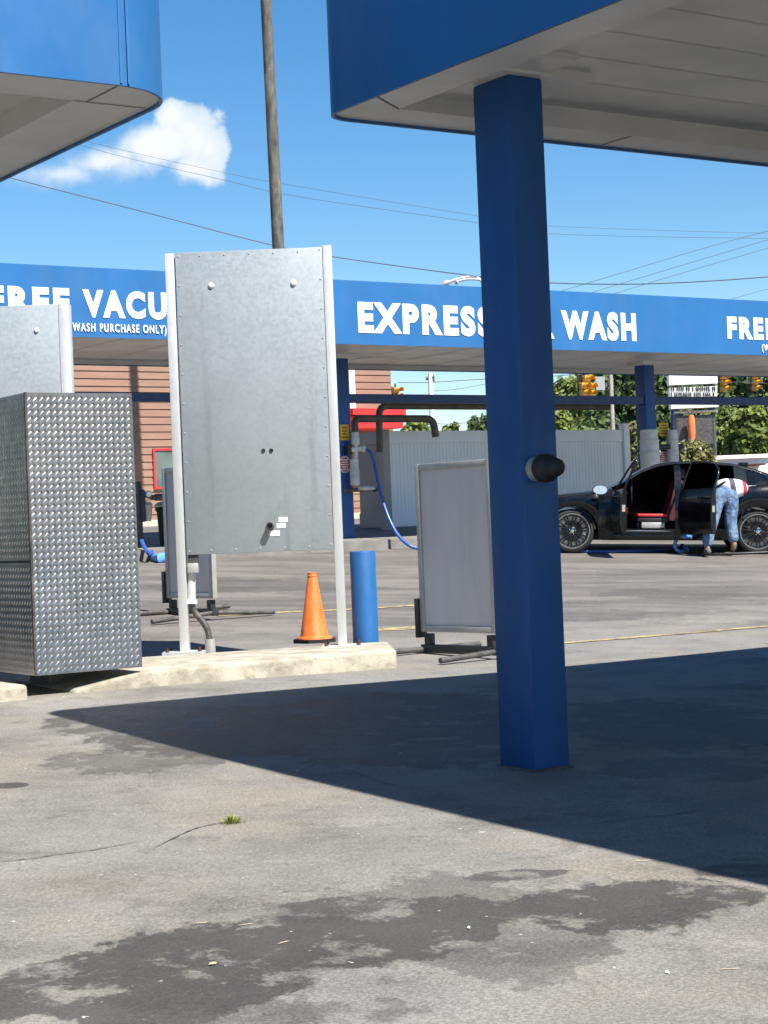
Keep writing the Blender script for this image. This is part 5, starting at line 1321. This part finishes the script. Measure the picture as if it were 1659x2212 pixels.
s = MB(); s.box(a.x, b.x, a.y, a.y+5, 1.2, b.z-.12, None, 0); s.build('wall', M['trim_white'], wb)
s = MB(); s.box(a.x-.1, b.x+.1, a.y-.1, a.y+5.1, b.z-.12, b.z, None, 0); s.build('roof', M['trim_white'], wb)
c0, c1 = at(1541, 1010, ZW), at(1641, 1003, ZW); s = MB(); s.box(c0.x, c1.x, a.y-1.0, a.y-.003, c0.z, c1.z, None, .01); s.build('awning', M['maroon'], wb)

# ------------------------------------------------------------------ trees and shrubs
def tree(name, base, h, rx, ry, leaf, mt, n_cl, per, seed, label, cat='tree', trunk=True, low=.2, group=None, cl=.22):
    rg = random.Random(seed); root = thing(name, base, label, cat, group)
    if trunk:
        s = MB(); s.tube([base-EZ*.2, base+Vector((rg.uniform(-.1, .1), 0, h*.3)), base+Vector((rg.uniform(-.3, .3), 0, h*.7))], [h*.022+.05, h*.018+.03, .04], 8)
        for k in range(5):
            t = base+EZ*h*rg.uniform(.25, .5); a = rg.uniform(0, 6.28)
            s.tube([t, t+Vector((math.cos(a)*rx*.4, math.sin(a)*ry*.4, h*.15)), t+Vector((math.cos(a)*rx*.7, math.sin(a)*ry*.7, h*.28))], [h*.01+.02, .05, .02], 6)
        s.build('trunk', M['bark'], root)
    s = MB(); tints = []
    cz0 = h*(low+1)/2; rz = h*(1-low)/2
    for c in range(n_cl):
        while True:
            u = Vector((rg.uniform(-1, 1), rg.uniform(-1, 1), rg.uniform(-1, 1)))
            if .25 < u.length < 1: break
        lob = .78+.34*mnoise.noise(Vector((u.x*1.9+seed*3.1, u.y*1.9, u.z*1.9)))+.1*rg.random()
        u = u.normalized()*(u.length**.45)*lob
        cc_ = base+Vector((u.x*rx, u.y*ry, cz0+u.z*rz)); cr_2 = rg.uniform(.6, 1.3)*cl*(rx+rz)/2; ct = rg.uniform(-.22, .22)
        for k in range(per):
            d = Vector((rg.gauss(0, 1), rg.gauss(0, 1), rg.gauss(0, .8))).normalized()*cr_2*rg.random()**.4
            q = cc_+d; nrm = (d.normalized()*.8+Vector((rg.gauss(0, .6), rg.gauss(0, .6), .5+rg.gauss(0, .5)))).normalized()
            t = nrm.cross(Vector((rg.gauss(0, 1), rg.gauss(0, 1), rg.gauss(0, 1)))).normalized(); b_ = nrm.cross(t); L = leaf*rg.uniform(.6, 1.3)
            s.v += [q-t*L*.5, q+b_*L*.28, q+t*L*.5, q-b_*L*.28]; o_ = len(s.v)-4; s.f.append([o_, o_+1, o_+2, o_+3]); s.mi.append(0)
            v = min(1, max(0, .5+ct+rg.gauss(0, .16))); tints += [v]*4
    o = s.build('crown', mt, root); a_ = o.data.attributes.new('tint', 'FLOAT', 'POINT'); a_.data.foreach_set('value', tints)
    return root
def tr(px, top, Z, rpx, leaf, mt, ncl, seed, label, **k):
    b = gbase(px, Z); b.z -= .1; t = at(px, top, Z); rx = rpx/FOC*Z
    tree(k.pop('name', 'broadleaf_tree'), b, t.z-b.z, rx, rx*.8, leaf, mt, ncl, k.pop('per', 46), seed, label, **k)
TG = 'trees along the far road'
tr(1208, 868, 100, 34, .42, M['leaf_a'], 110, 1, 'small dark tree at the left end of the tree line beside the blue column', group=TG)
tr(1250, 800, 104, 60, .45, M['leaf_b'], 200, 2, 'light green tree behind the five lamp signal', group=TG)
tr(1345, 745, 112, 85, .5, M['leaf_a'], 300, 3, 'tall dark green tree right of the pale thin pole', group=TG)
tr(1425, 735, 108, 72, .5, M['leaf_a'], 260, 4, 'dark tree directly behind the blue vacuum post', group=TG)
tr(1500, 730, 116, 85, .5, M['leaf_a'], 280, 5, 'dark tree behind the readerboard sign', group=TG)
tr(1600, 725, 110, 92, .5, M['leaf_a'], 320, 6, 'tall deep green tree behind the two right hand signals', group=TG)
tr(1700, 735, 105, 85, .5, M['leaf_a'], 240, 7, 'dark tree cut off by the right edge', group=TG)
tr(1580, 868, 92, 62, .42, M['leaf_b'], 280, 8, 'sunlit yellow green tree above the low white building', group=TG)
tr(1652, 862, 90, 52, .42, M['leaf_b'], 220, 9, 'sunlit yellow green tree at the right edge under the signals', group=TG)
tr(1300, 880, 92, 62, .40, M['leaf_a'], 200, 10, 'low bushy tree just above the white fence', group=TG)
tr(1215, 880, 88, 44, .38, M['leaf_b'], 160, 11, 'pale tree low beside the blue column above the fence', group=TG)
tr(906, 900, 150, 44, .6, M['leaf_b'], 130, 12, 'small distant tree below the bent brown pipe', group=TG)
tr(985, 905, 155, 28, .6, M['leaf_b'], 90, 13, 'tiny distant pale tree between pipe and dark trees', group=TG)
tr(1035, 896, 150, 26, .6, M['leaf_a'], 100, 14, 'tiny distant dark tree at the left edge of the blue column', group=TG)
tr(1066, 890, 150, 34, .6, M['leaf_a'], 100, 15, 'distant dark tree mostly behind the blue column', group=TG)
SG = 'flowering shrubs beside the fence'
tr(1385, 915, 46, 36, .16, M['leaf_c'], 110, 21, 'flowering shrub between the white fence and the blue post', name='flowering_shrub', cat='shrub', low=.02, per=60, group=SG)
tr(1500, 935, 48, 44, .16, M['leaf_c'], 130, 22, 'flowering shrub right of the blue post below the pylon sign', name='flowering_shrub', cat='shrub', low=.02, per=60, group=SG)
tr(1350, 960, 50, 30, .16, M['leaf_c'], 70, 23, 'flowering shrub half hidden behind the fence end', name='flowering_shrub', cat='shrub', low=.02, per=60, group=SG)
